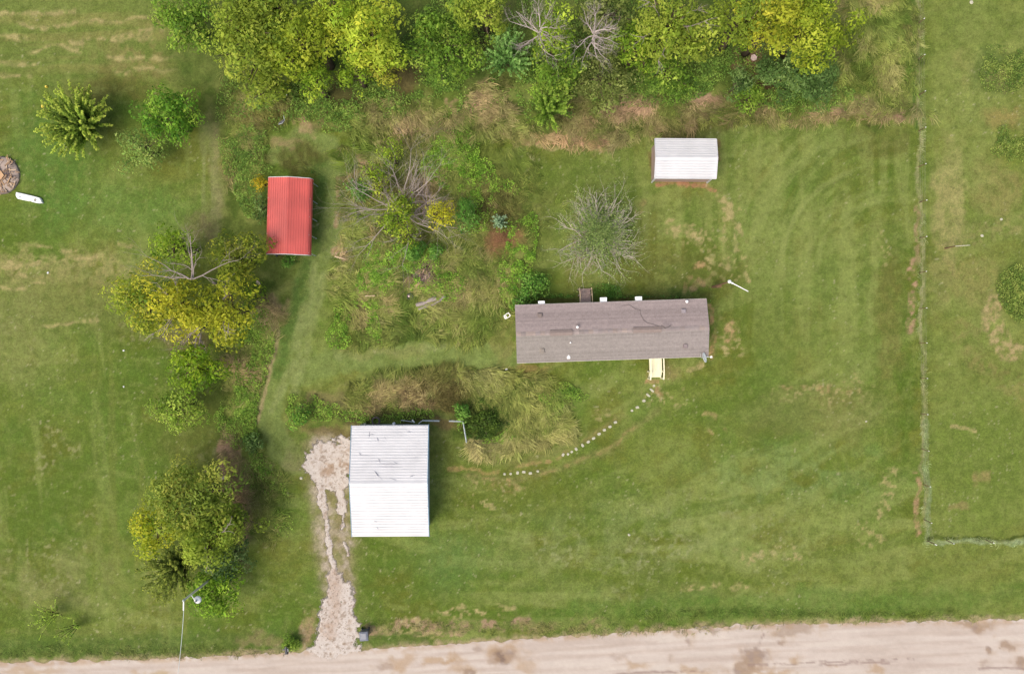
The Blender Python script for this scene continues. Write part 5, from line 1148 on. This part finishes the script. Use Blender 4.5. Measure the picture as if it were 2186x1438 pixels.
# ------------------------------------------------------------ swept tall grass (uncountable)
def blades(n_cl, per, sampler, pal, Lr, wid, lift, angf, name, label, spread=.28):
    x, y = sampler(n_cl); n_cl = len(x); idx = np.repeat(np.arange(n_cl), per); N = len(idx)
    px, py = x/K+1093, 719-y/K
    ang = angf(px, py)+RS.normal(0, .35, n_cl); a = ang[idx]+RS.normal(0, spread, N); L = RS.uniform(*Lr, n_cl)[idx]*RS.uniform(.6, 1.15, N)
    x0 = x[idx]+RS.normal(0, .13, N); y0 = y[idx]+RS.normal(0, .13, N); z0 = gz(x0, y0)-.03
    hh = RS.uniform(*lift, n_cl)[idx]*RS.uniform(.6, 1.2, N); cur = (RS.normal(0, .5, n_cl))[idx]
    w = wid*RS.uniform(.4, 1.0, n_cl)[idx]*RS.uniform(.6, 1.1, N)
    Vs = []
    for j, t_ in enumerate((0, .4, .75, 1.)):
        aa = a+cur*t_; cx = x0+np.cos(aa)*L*t_; cy = y0+np.sin(aa)*L*t_; cz = z0+hh*(1-(1-t_*1.25)**2 if t_ < 1 else .93)
        if j == 3: Vs.append(np.stack([cx, cy, cz], 1)); break
        ww = w*(.7, 1., .75)[j]; ox, oy = -np.sin(aa)*ww/2, np.cos(aa)*ww/2
        Vs.append(np.stack([cx-ox, cy-oy, cz], 1)); Vs.append(np.stack([cx+ox, cy+oy, cz+w*.3], 1))
    V = np.stack(Vs, 1).reshape(-1, 3); b = np.arange(N)[:, None]*7
    Q = np.concatenate([b+np.array([[0, 1, 3, 2]]), b+np.array([[2, 3, 5, 4]])]); T_ = b+np.array([[4, 5, 6]])
    ct = np.clip(fbm(px, py, 45, 7, 3)*2.2-.6+RS.normal(0, .2, n_cl), 0, 1)
    gi = np.clip(np.searchsorted(fgx, x), 0, nx-1); gj = np.clip(np.searchsorted(fgy, y), 0, ny-1); gc = GCOL[gj, gi]/(.8+.4*.5)
    col = (pal_pick(pal, ct[idx]+RS.normal(0, .08, N))*.36+gc[idx]*.74)*(RS.uniform(.62, 1.38, n_cl)[idx]*RS.uniform(.8, 1.15, N))[:, None]*1.36
    o = link(name, mesh_np(name, V, [Q, T_], (col[:, None, :]*np.array([.86, .86, 1., 1., 1.08, 1.08, 1.12])[None, :, None]).reshape(-1, 3)), m_blade); tag(o, label, 'tall grass', kind='stuff'); return o
LOK = lane > .35
def samp(regs, hollow=True):
    """regs: (cx,cy,rx,ry,weight)"""
    def f(n):
        w = np.array([r[2]*r[3]*r[4] for r in regs], float); k = RS.choice(len(regs), n, p=w/w.sum()); R_ = np.array(regs)[k]
        t_ = RS.uniform(0, 6.283, n); r = RS.rand(n)**.62*(.75+.7*vn(t_*30, k*50., 20, 4)); px = R_[:, 0]+R_[:, 2]*r*np.cos(t_); py = R_[:, 1]+R_[:, 3]*r*np.sin(t_)
        ok = ~((px > 548) & (px < 672) & (py > 372) & (py < 548)) & ~((px > 1096) & (px < 1512) & (py > 636) & (py < 778)) & ~((px > 744) & (px < 920) & (py > 902) & (py < 1150))
        if hollow: ok &= np.hypot((px-1036)/50, (py-893)/42) > 1
        gi = np.clip(np.searchsorted(fgx, (px-1093)*K), 0, nx-1); gj = np.clip(np.searchsorted(fgy, (719-py)*K), 0, ny-1); ok &= ~LOK[gj, gi]
        return (px[ok]-1093)*K, (719-py[ok])*K
    return f
swirl = lambda px, py: fbm(px, py, 110, 15, 2)*12.
tanp = [A(90, 122, 42), A(128, 152, 60), A(168, 172, 86), A(202, 182, 130)]
grnp = [A(82, 108, 40), A(112, 134, 56), A(150, 156, 76), A(168, 160, 92)]
blades(3600, 10, samp([(900, 650, 180, 100, 1), (1050, 610, 60, 80, 1.4), (880, 390, 170, 110, .6), (780, 560, 70, 120, .8)]), tanp, (.5, 1.4), .07, (.06, .4), swirl, 'tall_grass', 'tall swept dry grass in the overgrown middle of the plot')
blades(3200, 12, samp([(1080, 848, 100, 44, 1.2), (1140, 905, 74, 26, 1.8), (1055, 950, 44, 9, 1.4), (990, 815, 100, 26, 1), (830, 845, 100, 30, .8)]), [A(92, 112, 42), A(138, 146, 66), A(180, 178, 100), A(206, 194, 132)], (.6, 1.6), .075, (.08, .45),
       lambda px, py: -.65+(fbm(px, py, 90, 18, 2)-.5)*3.4+np.where(px < 980, 1.4, 0), 'tall_grass', 'long wind laid straw coloured grass north east of the garage', .16)
blades(900, 12, samp([(1875, 120, 78, 130, 1)]), tanp, (.4, 1.3), .07, (.08, .5), lambda px, py: -1.9+(fbm(px, py, 80, 19, 2)-.5)*5, 'tall_grass', 'pale tall grass filling the top right corner left of the fence')
blades(2100, 12, samp([(1700, 238, 240, 20, .8), (1350, 240, 150, 45, .9), (1240, 285, 90, 26, .9), (1040, 230, 60, 60, .9), (860, 255, 120, 40, .8)]), [A(112, 130, 54), A(150, 154, 84), A(190, 164, 126), A(206, 170, 138)], (.4, 1.3), .07, (.08, .5),
       lambda px, py: -1.9+(fbm(px, py, 80, 19, 2)-.5)*5, 'tall_grass', 'tall dry grass along the edge of the northern wood')
blades(2100, 9, samp([(520, 280, 44, 120, 1), (560, 220, 70, 40, 1), (570, 680, 32, 50, 1), (515, 800, 42, 60, 1), (505, 1030, 30, 100, 1.2), (560, 1060, 50, 100, .5)]), tanp, (.4, 1.2), .04, (.06, .4), swirl, 'tall_grass', 'tall dry grass in the strip beside the left trees')
blades(2200, 8, samp([(1000, 420, 150, 140, 1), (900, 740, 160, 40, .7), (1080, 480, 70, 110, 1), (1000, 290, 180, 26, .8), (1600, 250, 250, 16, .7), (780, 720, 60, 60, 1)]), grnp, (.3, 1.), .055, (.05, .35), swirl, 'tall_grass', 'green unmown grass fringing the mown lawn')
blades(900, 9, samp([(1076, 512, 28, 24, 1)]), [A(150, 106, 78), A(176, 128, 96), A(196, 152, 116)], (.3, .8), .035, (.05, .3), swirl, 'rust_grass', 'rust coloured dead grass below the blue grey plant')
blades(220, 7, samp([(1965, 300, 4, 420, 1), (1974, 950, 4, 210, 1), (2090, 1155, 110, 3, 1.5)]), [A(140, 158, 104), A(166, 178, 128), A(188, 188, 144)], (.15, .45), .05, (.03, .12), swirl, 'fence_grass', 'unmown grass under the wire fences')
blades(1500, 7, samp([(1150, 1340, 380, 12, 1), (1700, 1310, 450, 12, 1), (300, 1390, 300, 14, 1)]), [A(84, 110, 44), A(116, 136, 60), A(150, 146, 86)], (.15, .45), .03, (.05, .2), swirl, 'verge_grass', 'rough verge grass beside the dirt road')

blades(700, 12, samp([(925, 822, 60, 34, 1.2), (960, 845, 40, 24, 1)]), [A(92, 80, 44), A(124, 106, 62), A(150, 128, 84)], (.3, .9), .05, (.1, .6), swirl, 'brown_brush', 'brown dead brush north of the garage')
def weeds(n, sampler, pal, leaf, hgt, label, patch=.5):
    x, y = sampler(n); px, py = x/K+1093, 719-y/K; k = (fbm(px, py, 40, 27, 3)+RS.normal(0, .05, len(x))) > patch; x, y, px, py = x[k], y[k], px[k], py[k]; N = len(x)
    hz = hgt*fbm(px, py, 14, 28, 3)*1.5*RS.uniform(.5, 1.1, N); pos = np.stack([x, y, gz(x, y)+hz], 1)
    col = pal_pick(pal, fbm(px, py, 12, 29, 2)+RS.normal(0, .18, N))*RS.uniform(.75, 1.25, (N, 1))*LK*.95
    V, F, c = cards(pos, RS.normal(size=(N, 3))*.4+np.array((0, 0, 1.)), leaf*RS.uniform(.5, 1.3, N), RS.uniform(.4, .8, N)[:, None], col)
    tag(link('weeds', mesh_np('weeds', V, [F], c), m_leaf), label, 'weeds', kind='stuff')
weeds(60000, samp([(700, 230, 150, 50, 1), (930, 200, 60, 50, 1), (530, 300, 50, 160, 1), (1400, 180, 140, 50, 1), (1180, 180, 80, 70, 1), (1700, 215, 130, 30, 1), (1560, 130, 60, 60, 1), (1280, 70, 200, 90, .5), (1000, 90, 130, 110, .6)]), [A(74, 104, 40), A(108, 140, 56), A(148, 172, 80)], .075, .5, 'leafy green weeds under and in front of the northern wood', .44)
weeds(34000, samp([(825, 590, 60, 60, 1.6), (760, 700, 60, 60, .7), (940, 590, 50, 50, .8), (1110, 560, 40, 100, 1), (1030, 420, 60, 70, .6), (960, 350, 70, 60, .6)]), [A(80, 118, 34), A(118, 158, 50), A(160, 190, 76)], .07, .45, 'leafy green weeds in the overgrown middle of the plot', .44)
weeds(24000, samp([(545, 760, 40, 90, 1), (510, 880, 50, 60, 1), (600, 1080, 30, 60, .2), (560, 1000, 40, 60, .5), (660, 870, 50, 26, 1), (1040, 900, 70, 50, 1.2), (820, 885, 90, 16, .8), (1200, 840, 50, 24, .8)]), [A(78, 110, 36), A(116, 150, 54), A(156, 180, 78)], .07, .4, 'leafy green weeds beside the mown track and behind the garage', .44)
weeds(7000, samp([(1036, 893, 46, 38, 1)], False), [A(40, 60, 18), A(66, 90, 28), A(100, 124, 44)], .06, .4, 'dark green weeds filling the hollow between the rail fence and the pale grass', .2)
weeds(9000, samp([(2150, 150, 60, 44, 1), (2160, 310, 44, 40, 1), (2170, 630, 34, 56, 1.2)]), [A(76, 104, 42), A(112, 134, 56), A(156, 166, 84)], .065, .35, 'round weedy mounds in the field at the right edge', .38)
weeds(5000, samp([(1180, 640, 80, 12, 1), (1290, 625, 40, 20, 1), (1400, 640, 110, 9, .7), (660, 460, 12, 90, 1.), (1470, 768, 30, 6, .8)]), [A(52, 88, 30), A(80, 124, 44), A(120, 156, 66)], .06, .3, 'weeds against the walls of the home and the red carport', .36)
